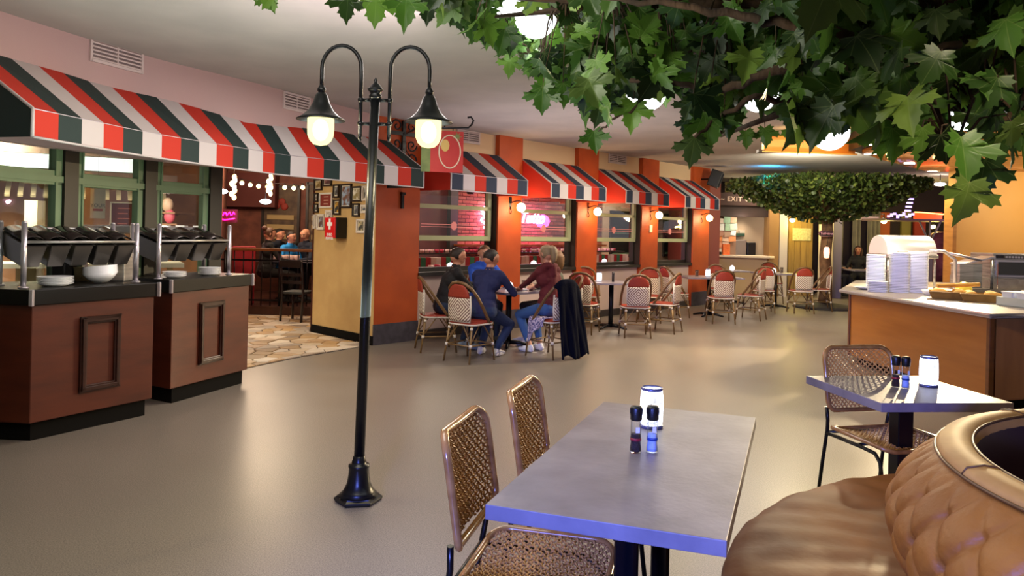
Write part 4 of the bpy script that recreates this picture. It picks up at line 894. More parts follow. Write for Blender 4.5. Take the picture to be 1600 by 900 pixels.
lantern(2.285, 4.04, 'glowing white lantern on the small table by the sofa')
M_gc = glass_mat('clear_glass', (.93, .95, .97), .35)
def grinder(x, y, label, fillc, bandc, rz=0):
    o = thing('spice_grinder', label, 'spice grinder', (x, y, .75), rz, 'spice grinders on the tables')
    MB().lathe([(0, .002), (.019, .0), (.0215, .004), (.0205, .02), (.0185, .038), (.0195, .05), (.0195, .112), (.018, .118)], 22, cap=False).build('glass_bottle', M_gc, o)
    MB().lathe([(0, .005), (.0185, .005), (.0190, .02), (.0165, .038), (.0175, .05), (.0175, .068), (0, .070)], 20, cap=False).build('spice', fillc, o)
    MB().lathe([(.0200, .044), (.0200, .054)], 22, cap=False).build('label_band', bandc, o, solid=.0006)
    m = MB(); m.box((0, -.0197, .085), (.014, .0012, .02)); m.build('paper_label', mat('paper_pale', '#dfe0ea', .6), o)
    m = MB(); n = 22; prof = [(.0195, .117), (.0215, .120), (.0215, .135), (.0225, .140), (.0225, .160), (.019, .168), (.010, .170), (0, .170)]; m.lathe(prof, 22, cap=False)
    for k in range(n): a = 2 * PI * k / n; m.box((.0222 * math.cos(a), .0222 * math.sin(a), .15), (.002, .002, .018), rz=a)
    m.build('cap', M_blk, o)
M_pep = mat('pepper_fill', '#1a1016', .5, col2='#3a1f22', scale=300, bump=.8, bscale=300); M_salt = mat('salt_fill', '#9fb4ea', .6, col2='#b5c6f2', scale=200)
M_bnr = mat('band_red', '#8a1a28', .4); M_bnb = mat('band_blue', '#123a8a', .4)
grinder(.468, 2.705, 'pepper grinder with a red band on the big table', M_pep, M_bnr, R(10)); grinder(.530, 2.715, 'salt grinder with a blue band on the big table', M_salt, M_bnb, R(10))
grinder(2.085, 4.00, 'pepper grinder with a red band on the small table', M_pep, M_bnr, R(20)); grinder(2.125, 3.975, 'salt grinder with a blue band on the small table', M_salt, M_bnb, R(20))
# ---------------------------------------------------------------- round tufted sofa
SC = Vector((2.26, 2.0))
SO = thing('round_sofa', 'round tan leather sofa with a tufted tub back at lower right', 'sofa', (SC.x, SC.y, 0))
M_lea = mat('tan_leather', '#a2681e', .55, col2='#855012', scale=3.5, fac=(.3, .7), bump=.5, bscale=28, coat=0)
M_seat = mat('worn_seat_leather', '#965c1c', .55, col2='#724312', scale=2.5, fac=(.3, .7), bump=.15, bscale=25)
M_rim = mat('pale_rim_leather', '#bc9050', .58, col2='#a07438', scale=5, coat=0); M_in = mat('plum_leather', '#2c1420', .4)
def seatf(u, v):
    a = 2 * PI * u; fold = 0
    for k, (a0, w_, dp) in enumerate(((2.6, .02, .012), (2.2, .025, .014), (3.05, .02, .012), (3.5, .02, .012))):
        d_ = abs(((a - a0 + PI + .25 * v) % (2 * PI)) - PI); fold -= dp * math.exp(-(d_ / w_) ** 2) * min(v * 4, 1) * (1.15 - v)
    pr = [(0, .80, .46), (.3, 1.15, .475), (.62, 1.42, .468), (.80, 1.55, .45), (.90, 1.605, .415), (.96, 1.615, .37), (1.0, 1.59, .32)]
    for i in range(len(pr) - 1):
        if pr[i][0] <= v <= pr[i + 1][0] + 1e-9: t = (v - pr[i][0]) / (pr[i + 1][0] - pr[i][0]); r_ = pr[i][1] + (pr[i + 1][1] - pr[i][1]) * t; z = pr[i][2] + (pr[i + 1][2] - pr[i][2]) * t; break
    wr = .005 * math.sin(a * 23 + 6 * v) * math.exp(-((v - .75) / .25) ** 2) + .003 * math.sin(a * 51 - 9 * v)
    return (r_ * math.cos(a), r_ * math.sin(a), z + fold + wr)
MB().grid(seatf, 240, 28).build('seat_cushion', M_seat, SO)
MB().tube([(1.60 * math.cos(2 * PI * k / 96), 1.60 * math.sin(2 * PI * k / 96), .325) for k in range(96)], .010, 6, closed=True).build('seat_piping', M_seat, SO)
MB().lathe([(1.50, 0), (1.50, .06), (1.57, .07), (1.58, .32), (.8, .33)], 96, cap=False).build('seat_base', M_seat, SO)
NT = 18
def tuft(u, v):
    a = 2 * PI * u; z = .44 + .43 * v; base = .945 + .115 * math.sin(PI * min(v, 1) ** 1.1) ** .9 + .06 * (1 - v)
    x = u * 80; y = v * 3.9; p, q = (x + y) / 2, (x - y) / 2; fp, fq = abs(p - round(p)), abs(q - round(q))
    crease = (math.exp(-(fp / .10) ** 2) + math.exp(-(fq / .10) ** 2)) * .006; btn = math.exp(-((fp ** 2 + fq ** 2) / .02)) * .012
    puff = .017 * (math.sin(PI * min(fp * 2, 1) / 2) * math.sin(PI * min(fq * 2, 1) / 2)) ** .7
    edge = min(v * 7, (1 - v) * 7, 1); r_ = base + (puff - crease - btn) * max(edge, 0)
    return (r_ * math.cos(a), r_ * math.sin(a), z)
MB().grid(tuft, 1200, 46).build('tufted_back', M_lea, SO)
m = MB(); m.lathe([(.940, .855), (.955, .865), (.957, .878), (.945, .893), (.90, .903), (.865, .899), (.848, .885), (.843, .85)], 120, cap=False); m.build('rim_pad', M_rim, SO)
m = MB()
for r_, z in ((.960, .871), (.852, .893)): m.tube([(r_ * math.cos(2 * PI * k / 120), r_ * math.sin(2 * PI * k / 120), z) for k in range(120)], .0055, 6, closed=True)
m.build('rim_piping', mat('dark_piping', '#5a3a1c', .4), SO)
for k in range(6):
    a = PI * .62 + k * PI / 3; m = MB(); m.tube([(r_ * math.cos(a), r_ * math.sin(a), z) for r_, z in ((.958, .875), (.945, .895), (.90, .905), (.862, .900), (.848, .886))], .0035, 5); m.build('rim_seam', MATS['dark_piping'], SO)
MB().lathe([(.845, .86), (.80, .76), (.78, .42), (0, .42)], 80, cap=False).build('inner_lining', M_in, SO)
# ---------------------------------------------------------------- maple tree with globes
MT = thing('maple_tree', 'artificial maple with broad green leaves spreading over the room', 'tree', (SC.x, SC.y, .42))
TO = -Vector(MT.location)
M_bark = mat('bark', '#4b3524', .9, col2='#2c1e14', scale=14, stretch=(1, 1, .3), bump=.9, bscale=30)
m = MB(); m.M = Matrix.Translation(TO)
tr = [(SC.x + .02 * math.sin(z * 5), SC.y + .02 * math.cos(z * 4), .42 + z) for z in np.linspace(0, 1.9, 12)]
m.tube(tr, [.20 - .004 * i for i in range(12)], 16); m.build('trunk', M_bark, MT)
br = []
bt = Vector((SC.x, SC.y, 2.05))
ends = [at(760, 20, 2.9), at(850, 110, 3.2), at(940, 150, 3.3), at(960, 5, 2.4), at(1080, 150, 3.0), at(1120, 210, 3.0), at(1230, 150, 3.2), at(1330, 170, 3.0), at(1450, 170, 2.6), at(1500, 250, 1.9), at(560, 5, 2.7),
        Vector((.3, 1.3, 2.5)), Vector((1.0, .3, 2.5)), Vector((2.6, -.1, 2.5)), Vector((4.2, 1.2, 2.5)), Vector((4.1, 3.0, 2.45)), Vector((3.0, 4.2, 2.45)), Vector((3.6, .4, 2.5))]
vis = [[(1330, 60, 2.0), (1230, 38, 2.0), (1160, 26, 2.05), (1060, 8, 2.1), (940, -4, 2.2)], [(1260, 90, 2.1), (1190, 118, 2.15), (1130, 140, 2.2), (1060, 132, 2.3), (985, 126, 2.4)], [(1500, 70, 1.9), (1400, 92, 1.9), (1330, 100, 2.0), (1270, 112, 2.0)], [(1240, 160, 2.3), (1180, 150, 2.2), (1120, 185, 2.3), (1085, 215, 2.3)], [(1010, 160, 2.5), (960, 185, 2.5), (935, 205, 2.6)]]
for V_ in vis:
    P__ = [at(*q) for q in V_]; MQ = MB(); MQ.M = Matrix.Translation(TO); P__ = [Vector(p) for p in P__]; fine = []
    for a_, b_ in zip(P__[:-1], P__[1:]): fine += [a_.lerp(b_, k / 4) + Vector((0, 0, .008 * math.sin(k * 2.2))) for k in range(4)]
    fine.append(P__[-1]); nn0 = len(fine); th0 = .017 if len(V_) == 5 else .011
    if V_[0][0] == 1010: th0 = .006
    MQ.tube(fine, [th0 * (1 - .6 * k / nn0) for k in range(nn0)], 8); MQ.build('branch', M_bark, MT)
for i, e in enumerate(ends):
    s0 = bt + Vector((0, 0, .05 * (i % 5))); pts = []
    mid = s0.lerp(e, .45) + Vector((rnd.uniform(-.15, .15), rnd.uniform(-.15, .15), .18)); mid.z = min(mid.z, 2.72)
    for k in range(13):
        t = k / 12; p = s0 * (1 - t) ** 2 + mid * 2 * t * (1 - t) + e * t * t; p += Vector((math.sin(t * 9 + i), math.cos(t * 8 + i * 2), math.sin(t * 11 + i))) * .018; pts.append(p)
    br.append(pts); m = MB(); m.M = Matrix.Translation(TO); m.tube(pts, [.042 * (1 - k / 12) ** .8 + .006 for k in range(13)], 8); m.build('branch', M_bark, MT)
half = [(0, 0), (.10, -.075), (.30, -.16), (.285, -.06), (.43, -.03), (.33, .075), (.40, .13), (.50, .22), (.66, .20), (.62, .30), (.73, .44), (.58, .44), (.54, .53), (.42, .47), (.29, .43), (.27, .52), (.335, .64), (.24, .65), (.22, .74), (.10, .80), (0, 1.0)]
def leaf_geo(bend, fold, curl, seed):
    """blade as strips out from the midrib so it can fold and droop"""
    rr = random.Random(seed); out = []
    ctr = [(0, .0), (0, .06), (0, .14), (0, .24), (0, .30), (0, .36), (0, .46), (0, .60), (0, .75), (0, 1.0)]
    def sh(x, y):
        r_ = math.hypot(x, y - .2); return Vector((x * (1 - .1 * fold), y, fold * abs(x) - bend * (y * y) - curl * abs(x) ** 2 + .03 * math.sin(7 * x + seed)))
    vs = [sh(0, .22)]; ring = half + [(-x, y) for x, y in reversed(half[1:-1])]
    vs += [sh(x * .55, .22 + (y - .22) * .55) for x, y in ring] + [sh(x, y) for x, y in ring]; n = len(ring)
    fs = [(0, 1 + i, 1 + (i + 1) % n) for i in range(n)] + [(1 + i, 1 + n + i, 1 + n + (i + 1) % n, 1 + (i + 1) % n) for i in range(n)]
    return vs, fs
lm = rand_mat('maple_leaf_green', ['#152510', '#2c4818', '#456b24', '#20361a', '#5f8430', '#34551c', '#1a2c1a', '#7d9a42'], .42, island=True, trans=.35)
# veins from leaf coordinates stored in the UV map
N, L, b = nodes(lm); uv = N.new('ShaderNodeUVMap'); uv.uv_map = 'leaf'; spx = N.new('ShaderNodeSeparateXYZ'); L.new(uv.outputs[0], spx.inputs[0])
axx = mth(N, L, 'ABSOLUTE', spx.outputs['X']); dmin = None
for ang_ in (0, 36, 62, 112):
    d_ = mth(N, L, 'ABSOLUTE', mth(N, L, 'SUBTRACT', mth(N, L, 'MULTIPLY', axx, math.cos(R(ang_))), mth(N, L, 'MULTIPLY', spx.outputs['Y'], math.sin(R(ang_)))))
    dmin = d_ if dmin is None else mth(N, L, 'MINIMUM', dmin, d_)
vf = mth(N, L, 'MULTIPLY', mth(N, L, 'LESS_THAN', dmin, .010), .22)
src = b.inputs['Base Color'].links[0].from_socket; mx = N.new('ShaderNodeMix'); mx.data_type = 'RGBA'; mx.inputs['B'].default_value = lin('#9fb070'); L.new(vf, mx.inputs['Factor']); L.new(src, mx.inputs['A']); L.new(mx.outputs['Result'], b.inputs['Base Color'])
def leaf_uv(me, cnt, ring_n):
    uvl = me.uv_layers.new(name='leaf'); 
    base = [(0, .22)] + [(x * .55, .22 + (y - .22) * .55) for x, y in (half + [(-x, y) for x, y in reversed(half[1:-1])])] + [(x, y) for x, y in (half + [(-x, y) for x, y in reversed(half[1:-1])])]
    k = len(base); li = np.empty(len(me.loops), np.int32); me.loops.foreach_get('vertex_index', li); arr = np.array(base, np.float32)[li % k]; uvl.data.foreach_set('uv', arr.ravel())
variants = []
for i in range(6):
    vs, fs = leaf_geo([.18, .4, .1, .3, .5, .22][i], [.35, .2, .5, .1, .4, .28][i], [.2, .3, .1, .4, .1, .25][i], i); me = bpy.data.meshes.new('leaf'); me.from_pydata(vs, [], fs); me.materials.append(lm); me.update(); me.polygons.foreach_set('use_smooth', [True] * len(fs)); leaf_uv(me, 1, 0); variants.append((me, vs, fs))
def leafM(p, size, yaw, pitch, roll):
    return Matrix.Translation(p) @ Euler((pitch, roll, yaw), 'YXZ').to_matrix().to_4x4() @ Matrix.Scale(size, 4)
lr = random.Random(21); single = []; bulkl = []
def droop_leaf(p, size, ang=None, away=None):
    """tip hangs down, upper face roughly sideways"""
    ang = lr.uniform(0, 2 * PI) if ang is None else ang
    tip = Vector((math.cos(ang) * lr.uniform(.2, .9), math.sin(ang) * lr.uniform(.2, .9), -lr.uniform(.5, 1.2))).normalized()
    nrm = Vector((lr.uniform(-1, 1), -lr.uniform(.1, 1), lr.uniform(-.5, .9))); xx = tip.cross(nrm).normalized(); nn = xx.cross(tip)
    M = Matrix(((xx.x, tip.x, nn.x, p.x), (xx.y, tip.y, nn.y, p.y), (xx.z, tip.z, nn.z, p.z), (0, 0, 0, 1))) @ Matrix.Scale(size, 4); return M
def lower(px):
    pts = [(640, -5), (690, 12), (750, 62), (800, 92), (850, 150), (905, 180), (960, 190), (1010, 175), (1060, 165), (1085, 205), (1130, 210), (1180, 205), (1230, 195), (1290, 190), (1350, 185), (1400, 215), (1440, 225), (1500, 250), (1560, 235), (1600, 235)]
    for i in range(len(pts) - 1):
        if pts[i][0] <= px <= pts[i + 1][0]: t = (px - pts[i][0]) / (pts[i + 1][0] - pts[i][0]); return pts[i][1] * (1 - t) + pts[i + 1][1] * t
    return 0
def depth(px):
    return lr.uniform(2.5, 3.5) if px < 900 else (lr.uniform(2.1, 3.5) if px < 1200 else lr.uniform(1.7, 3.3))
GLOBES = [(837, 27, 3.0), (1010, 142, 3.1), (1186, 146, 3.4), (1297, 206, 3.4), (1508, 170, 2.9), (792, -6, 3.2)]
def clear(px, py, Y):
    for gx, gy, gY in GLOBES:
        if abs(px - gx) < 32 and -22 < py - gy < 50 and Y < gY + .1: return False
    return True
for i in range(330):
    for tr_ in range(20):
        px = lr.uniform(690, 1610); e = lower(px); py = e - abs(lr.gauss(0, 1)) * (e * .45 + 8) - 22
        Y = depth(px)
        if clear(px, py, Y): break
    single.append((at(px, py, Y), lr.uniform(.085, .12) if px < 1020 else lr.uniform(.09, .135)))
for i in range(1700):
    for tr_ in range(20):
        px = lr.uniform(740, 1660); e = lower(min(px, 1600)); py = e * lr.uniform(-.25, .82) - 15; Y = depth(px) + lr.uniform(0, .5)
        if clear(px, py, Y): break
    bulkl.append((at(px, py, Y), lr.uniform(.075, .115)))
# placed leaves: base pixel, tip pixel, depth (real sizes 9 to 14 cm)
spec_l = [((432, -12), (404, 14), 2.6), ((415, -14), (428, 20), 2.7), ((545, -8), (540, 40), 2.5), ((588, -8), (585, 42), 2.5), ((635, -6), (632, 43), 2.5), ((672, 0), (664, 40), 2.7), ((712, 10), (703, 42), 2.8), ((740, 20), (738, 68), 2.7), ((762, 40), (760, 80), 3.1), ((805, 60), (795, 92), 3.0), ((800, 90), (792, 122), 3.3),
 ((847, 95), (850, 140), 2.7), ((848, 135), (846, 182), 2.6), ((880, 130), (884, 165), 2.6), ((928, 205), (932, 242), 3.0), ((922, 130), (912, 185), 2.4), ((940, 150), (935, 205), 2.5), ((990, 160), (985, 208), 2.5), ((1000, 60), (1030, 15), 2.2),
 ((1085, 215), (1080, 262), 2.3), ((1100, 175), (1110, 240), 2.3), ((1075, 185), (1072, 208), 2.9), ((1165, 205), (1170, 228), 3.0), ((1195, 200), (1200, 232), 3.0), ((1245, 190), (1248, 230), 3.0), ((1240, 75), (1245, 120), 1.9), ((1320, 90), (1325, 130), 2.3),
 ((1300, -35), (1262, 55), 1.15), ((1360, -30), (1395, 18), 1.2), ((1395, 200), (1405, 262), 1.9), ((1370, 205), (1380, 250), 2.1), ((1440, 200), (1450, 262), 1.8), ((1500, 215), (1515, 290), 1.5), ((1470, 210), (1490, 262), 1.7), ((1515, 285), (1505, 352), 1.45), ((1540, 250), (1530, 318), 1.5), ((1580, 190), (1585, 232), 1.7), ((1340, 165), (1338, 205), 2.3), ((1320, 180), (1316, 212), 2.6), ((1470, 80), (1440, 135), 1.7), ((1380, 60), (1340, 95), 2.0), ((1560, 120), (1530, 180), 1.7)]
placed = []
for (bx, by), (tx, ty), Y in spec_l:
    b0 = at(bx, by, Y); t0 = at(tx, ty, Y + lr.uniform(-.03, .03)); tip = t0 - b0; sz = tip.length; tip.normalize(); nrm = Vector((lr.uniform(-.25, .25), -1, lr.uniform(-.1, .3))); xx = tip.cross(nrm).normalized(); nn = xx.cross(tip)
    placed.append(Matrix(((xx.x, tip.x, nn.x, b0.x), (xx.y, tip.y, nn.y, b0.y), (xx.z, tip.z, nn.z, b0.z), (0, 0, 0, 1))) @ Matrix.Scale(min(max(sz, .075), .15), 4))
mats_ = placed + [droop_leaf(p, s_) for p, s_ in single]; mats_ = mats_[:300]
twg = MB(); twg.M = Matrix.Translation(TO)
allb = [p for b_ in br for p in b_[3:]]
ab = np.array([tuple(p) for p in allb])
def twig(M):
    p = M.translation; q = Vector(allb[int(np.argmin(((ab - np.array(p)) ** 2).sum(1)))])
    if (q - p).length < .42: md = p.lerp(q, .5) + Vector((0, 0, .05)); twg.tube([p, p.lerp(q, .08) + Vector((0, 0, .025)), md, q], [.0015, .002, .003, .005], 4, cap=False)
TM = Matrix.Translation(TO)
for i, M in enumerate(mats_):
    inst('leaf', variants[i % 6][0], TM @ M, MT); twig(M)
# the rest of the crown, also the side out of the picture
vv = []; ff = []; k0 = 0
rest = [droop_leaf(p, s_) for p, s_ in bulkl] + [droop_leaf(p, s_) for p, s_ in single[300 - len(placed):]]
for i in range(1500):
    a = lr.uniform(0, 2 * PI); r_ = math.sqrt(lr.uniform(.02, 1)) * 2.4; x, y = SC.x + r_ * math.cos(a), SC.y + r_ * math.sin(a); z = 2.25 + lr.uniform(0, .62) - .05 * r_
    u_ = x / max(y, .05)
    if y > .0 and -.72 < u_ < .72 and (z - CAMH) / y < .36: continue
    if x * x + y * y < .5: continue
    rest.append(droop_leaf(Vector((x, y, z)), lr.uniform(.09, .13)))
for i, M in enumerate(rest):
    me, vs, fs = variants[i % 6]; MM = TM @ M; vv += [tuple(MM @ v) for v in vs]; ff += [tuple(k0 + j for j in f) for f in fs]; k0 += len(vs)
    if i % 4 == 0: twig(M)
me = bpy.data.meshes.new('foliage'); me.from_pydata(vv, [], ff); me.materials.append(lm); me.polygons.foreach_set('use_smooth', [True] * len(ff)); me.update(); leaf_uv(me, 1, 0)
fo = bpy.data.objects.new('foliage', me); C.objects.link(fo); fo.parent = MT; fo['kind'] = 'stuff'
tw = twg.build('twigs', M_bark, MT, fix=False); tw['kind'] = 'stuff'
M_gl = mat('globe_white', '#ffffff', .3, emit='#f4f8ff', es=3.2)
for (px, py, Y), lb in zip(GLOBES, ['white globe lamp highest on the left among the maple leaves', 'white globe lamp under the middle of the maple canopy', 'white globe lamp mostly hidden by maple leaves', 'white globe lamp hanging low in front of the wood ceiling', 'white globe lamp at the right edge of the maple canopy', 'white globe lamp cut off by the top of the picture']):
    p = at(px, py, Y); o = thing('globe_lamp', lb, 'lamp', p, 0, 'white globe lamps in the maple tree')
    MB().sphere((0, 0, 0), .085, 14).build('globe', M_gl, o); MB().lathe([(.03, .075), (.032, .10), (.02, .115), (.006, .12)], 14).tube([(0, 0, .11), (0, 0, min(.6, 2.98 - p.z))], .004, 6).build('fitting', M_blk, o)
    light('POINT', 'globe_light', p + Vector((0, -.0, -.13)), 1.6, (.95, 1, .98), .08)
# ---------------------------------------------------------------- small tree with dense round leaves
FT = thing('small_leaf_tree', 'umbrella shaped tree with dense small round leaves in the back', 'tree', (6.86, 16.2, 0))
MB().lathe([(0, 0), (.66, 0), (.66, .02), (.55, .06), (.12, .12), (0, .13)], 36).build('base', mat('tree_base_dark', '#2b2522', .7), FT)
m = MB(); m.tube([(0, 0, .08), (.02, 0, .5), (-.01, .02, 1.1), (.02, 0, 1.6), (0, 0, 2.3)], [.15, .125, .12, .12, .10], 14); m.build('trunk', mat('pale_bark', '#8a6a46', .9, col2='#6b4f34', scale=9, bump=.8, bscale=20), FT)
for k in range(9):
    a = k * .7; MB().tube([(0, 0, 1.8 + .05 * (k % 3)), (.6 * math.cos(a), .6 * math.sin(a), 2.25), (1.55 * math.cos(a), 1.55 * math.sin(a), 2.5)], [.05, .03, .012], 6).build('branch', MATS['pale_bark'], FT)
tr2 = random.Random(5); vv = []; ff = []; k0 = 0
oct_ = [(0, 0, 0), (.5, .28, .06), (.56, .6, .08), (.3, .9, .05), (0, 1, 0), (-.3, .9, .05), (-.56, .6, .08), (-.5, .28, .06)]
for i in range(9500):
    a = tr2.uniform(0, 2 * PI); rr = math.sqrt(tr2.random()); r_ = rr * 1.9 * (1 + .07 * math.sin(5 * a) + .05 * math.sin(9 * a + 1))
    top = 2.94 - .14 * rr ** 2; bot = min(1.94 + .78 * rr ** 1.5, 2.66) + .05 * math.sin(4 * a) ; z = (bot + (top - bot) * tr2.random() ** 1.3) 
    if tr2.random() < .25: z = bot - tr2.random() * .06
    p = Vector((r_ * math.cos(a), r_ * math.sin(a), min(z, 2.95))); sz = tr2.uniform(.055, .09)
    tip = Vector((math.cos(a) + tr2.uniform(-.8, .8), math.sin(a) + tr2.uniform(-.8, .8), tr2.uniform(-1.6, .1))).normalized(); nr = Vector((tr2.uniform(-1, 1), tr2.uniform(-1, 1), tr2.uniform(-.3, 1))); xx = tip.cross(nr).normalized(); nn = xx.cross(tip)
    for x, y, zz in oct_: q = p + (xx * x + tip * y + nn * zz) * sz; vv.append(tuple(q))
    ff += [(k0, k0 + 1, k0 + 2, k0 + 3, k0 + 4), (k0, k0 + 4, k0 + 5, k0 + 6, k0 + 7)]; k0 += 8
me = bpy.data.meshes.new('foliage'); me.from_pydata(vv, [], ff); me.materials.append(rand_mat('small_leaf_green', ['#1a2a10', '#36481a', '#56662a', '#2a3c16', '#74803a', '#3c5020'], .45, island=True, trans=.2)); me.update()
fo = bpy.data.objects.new('foliage', me); C.objects.link(fo); fo.parent = FT; fo['kind'] = 'stuff'
light('AREA', 'tree_front_light', (5.0, 12.6, 2.7), 62, (1, .92, .72), .6, (6.8, 15.6, 2.2))
sg = thing('arrow_sign', 'small pink arrow shaped sign hanging on the trunk', 'sign', (6.74, 15.95, 1.62))
MB().prism([(-.17, 0), (-.11, .065), (.16, .065), (.16, -.065), (-.11, -.065)], -.01, .01, 'y').build('sign_board', mat('sign_dark', '#2a1d1c', .5), sg)
pk = mat('sign_pink', '#e8a8b4', .5)
MB().tube([(-.155, -.013, 0), (-.105, -.013, .056), (.15, -.013, .056), (.15, -.013, -.056), (-.105, -.013, -.056)], .005, 4, closed=True).build('sign_border', pk, sg)
text('lettering', 'Toiletten', .075, Matrix.Translation((.02, -.014, 0)) @ Matrix.Rotation(PI / 2, 4, 'X'), pk, sg, bold=.002)
MB().tube([(0, 0, .065), (.02, 0, .28)], .004, 4).build('hanger', M_blk, sg)
hl = thing('hanging_lantern', 'small lit cage lantern hanging beside the tree trunk', 'lamp', (6.62, 15.6, 1.22))
MB().lathe([(0, -.12), (.05, -.11), (.06, .0), (.055, .09), (.02, .13), (0, .13)], 12).build('glass_body', mat('lantern_pink_glow', '#ffd0b0', .4, emit='#ffb890', es=1.6), hl); MB().tube([(0, 0, .13), (.05, 0, .40)], .005, 4).lathe([(.03, .12), (.035, .13), (.01, .16)], 10).build('hanger', M_blk, hl)
# ---------------------------------------------------------------- wood ceiling and yellow wall at right
M_ply = wood('honey_ply', '#c07a30', '#aa6420', (.35, 3, 3), .45); M_yel = wood('yellow_ply_wall', '#d8a860', '#cf9c50', (.6, 1, .6), .5, 2, .1)
wc = struct(MB().b2((4.75, 2.8, 2.90), (13, 2.82, 2.95)).build('trim_7', M_ply))
ys = [5.0, 5.9, 6.8, 7.6, 8.4, 9.2, 10.0, 10.85, 11.7, 12.6]
for i in range(len(ys) - 1):
    xl = 4.72 + max(0, (ys[i] - 10.2)) * .95; xl2 = 4.72 + max(0, (ys[i + 1] - 10.2)) * .95
    xl = max(4.72 - (10.2 - ys[i]) * .12, 4.1) if ys[i] < 10.2 else xl; xl2 = max(4.72 - (10.2 - ys[i + 1]) * .12, 4.1) if ys[i + 1] < 10.2 else xl2
    MB().prism([(xl, ys[i] + .012), (13, ys[i] + .012), (13, ys[i + 1] - .012), (xl2, ys[i + 1] - .012)], 2.70 + .004 * (i % 2), 2.74).build('ceiling_board', M_ply, wc)
struct(MB().prism([(4.0, 4.9), (13, 4.9), (13, 12.7), (7.0, 12.7), (4.6, 10.2), (4.0, 5)], 2.745, 2.99).build('ceiling_wood', M_dark))
bmw = struct(MB().prism([(3.40, 10.10), (4.70, 10.22), (4.70, 10.30), (3.40, 10.18)], 2.70, 2.93).build('trim_8', M_ply))
MB().prism([(3.38, 10.08), (4.72, 10.20), (4.72, 10.24), (3.38, 10.12)], 2.685, 2.70).build('lower_edge', mat('ply_edge', '#e0a860', .5), bmw)
MB().prism([(3.33, 10.1), (3.42, 10.1), (3.42, 10.2), (3.33, 10.2)], 2.68, 2.72).build('end_block', M_dark, bmw)
light('AREA', 'beam_cove_light', (4.05, 9.75, 2.86), 5, (1, .60, .18), .9, (4.05, 10.2, 2.8), sy=.1)
dl = mat('downlight_glow', '#fff6e8', .3, emit='#fff0dc', es=14)
dlp = [((1360, 240), 'downlight nearest the low white globe in the wood ceiling'), ((1421, 255), 'second downlight in the wood ceiling'), ((1457, 267), 'farthest small downlight in the wood ceiling'), ((1484, 210), 'largest downlight in the wood ceiling'), ((1363, 225), 'faint downlight above the nearest one')]
for (px, py), lb in dlp:
    Y = (2.70 - CAMH) * FPX / (359 + (px - 800) * .0227 - py); p = at(px, py, Y); o = thing('downlight', lb, 'light', (p.x, p.y, 2.697), 0, 'downlights in the wood ceiling')
    MB().lathe([(.08, .0), (.085, -.008), (.105, -.006), (.11, .002)], 22, cap=False).build('trim_ring', M_steel2, o); MB().lathe([(0, -.004), (.08, -.004)], 22, cap=False).build('lens', dl, o)
    light('SPOT', 'downlight_beam', (p.x, p.y, 2.66), 60, (1, .84, .6), .08, (p.x, p.y, 0), 120, .8)
for x in (6.2, 8.3):
    for y in (6.4, 9.0): light('SPOT', 'counter_downlight', (x, y, 2.66), 75, (1, .86, .64), .08, (x, y, 0), 125, .8)
struct(MB().prism([(7.33, 12.3), (13, 12.3), (13, 12.5), (7.33, 12.5)], 0, 2.70).build('wall_right', M_yel))
struct(MB().b2((7.28, 12.26, 0), (7.34, 12.52, 2.30)).build('trim_9', wood('corner_ply', '#b8803c', '#a06a2c')))
light('AREA', 'yellow_wall_wash', (8.4, 10.9, 2.5), 24, (1, .80, .48), .8, (8.6, 12.3, 1.7))
# ---------------------------------------------------------------- buffet island at right
M_hon = wood('honey_oak', '#b97630', '#a66424', (.5, .5, 4), .38, 2.2, .35); M_hon2 = wood('honey_oak_side', '#9a6230', '#875224', (3, .5, .5), .4)
IS = thing('serving_island', 'honey wood serving island with a steel rimmed worktop', 'counter', (4.28, 6.61, 0))
q = lambda P: [(x - 4.28, y - 6.61) for x, y in P]
isl = [(4.20, 9.20), (4.33, 6.68), (4.72, 6.80), (8.6, 7.6), (8.6, 11.2), (5.3, 11.2)]
ins = [(4.30, 9.15), (4.42, 6.80), (4.74, 6.92), (8.5, 7.7), (8.5, 11.1), (5.35, 11.1)]
MB().prism(q(ins), 0, .1).build('plinth', M_baseblk, IS); MB().prism(q(isl), .1, .858).build('body', M_hon, IS, bevel=.004)
dn_ = (Vector((4.33, 6.68)) - Vector((4.20, 9.20))).normalized()
MB().box((.05, .075, .48), (.05, .05, .76)).build('corner_post', wood('corner_oak', '#7c4a1c', '#6c3e16'), IS, bevel=.006)
MB().box((-.075, 2.57, .48), (.04, .04, .76)).build('corner_post', MATS['corner_oak'], IS, bevel=.006)
MB().prism(q([(4.36, 6.655), (4.76, 6.785), (8.6, 7.58), (8.6, 7.62), (4.7, 6.83)]), .12, .85).build('side_panel', M_hon2, IS)
# worktop with an open well
wt_o = [(4.13, 9.30), (4.27, 6.60), (4.68, 6.72), (8.7, 7.55), (8.7, 11.25), (5.25, 11.3)]
wt = MB(); M_wt = mat('worktop_grey', '#a39a90', .3, .3, col2='#8f867e', scale=12)
wt.prism(q([(4.13, 9.30), (4.27, 6.60), (4.68, 6.72), (5.7, 6.93), (5.55, 8.7), (6.1, 10.0), (5.25, 11.3)]), .858, .90); wt.prism(q([(5.7, 6.93), (8.7, 7.55), (8.7, 8.5), (5.58, 8.2)]), .858, .90); wt.prism(q([(6.1, 10.0), (8.7, 10.0), (8.7, 11.25), (5.25, 11.3)]), .858, .90)
wt.build('worktop', M_wt, IS); MB().tube([(x, y, .879) for x, y in q(wt_o[:4])], .021, 8).build('steel_edge', M_steel2, IS)
MB().prism(q([(5.6, 8.22), (8.7, 8.5), (8.7, 10.0), (6.1, 10.0), (5.56, 8.7)]), .859, .862).build('well', mat('well_dark', '#2c2724', .3, .6), IS)
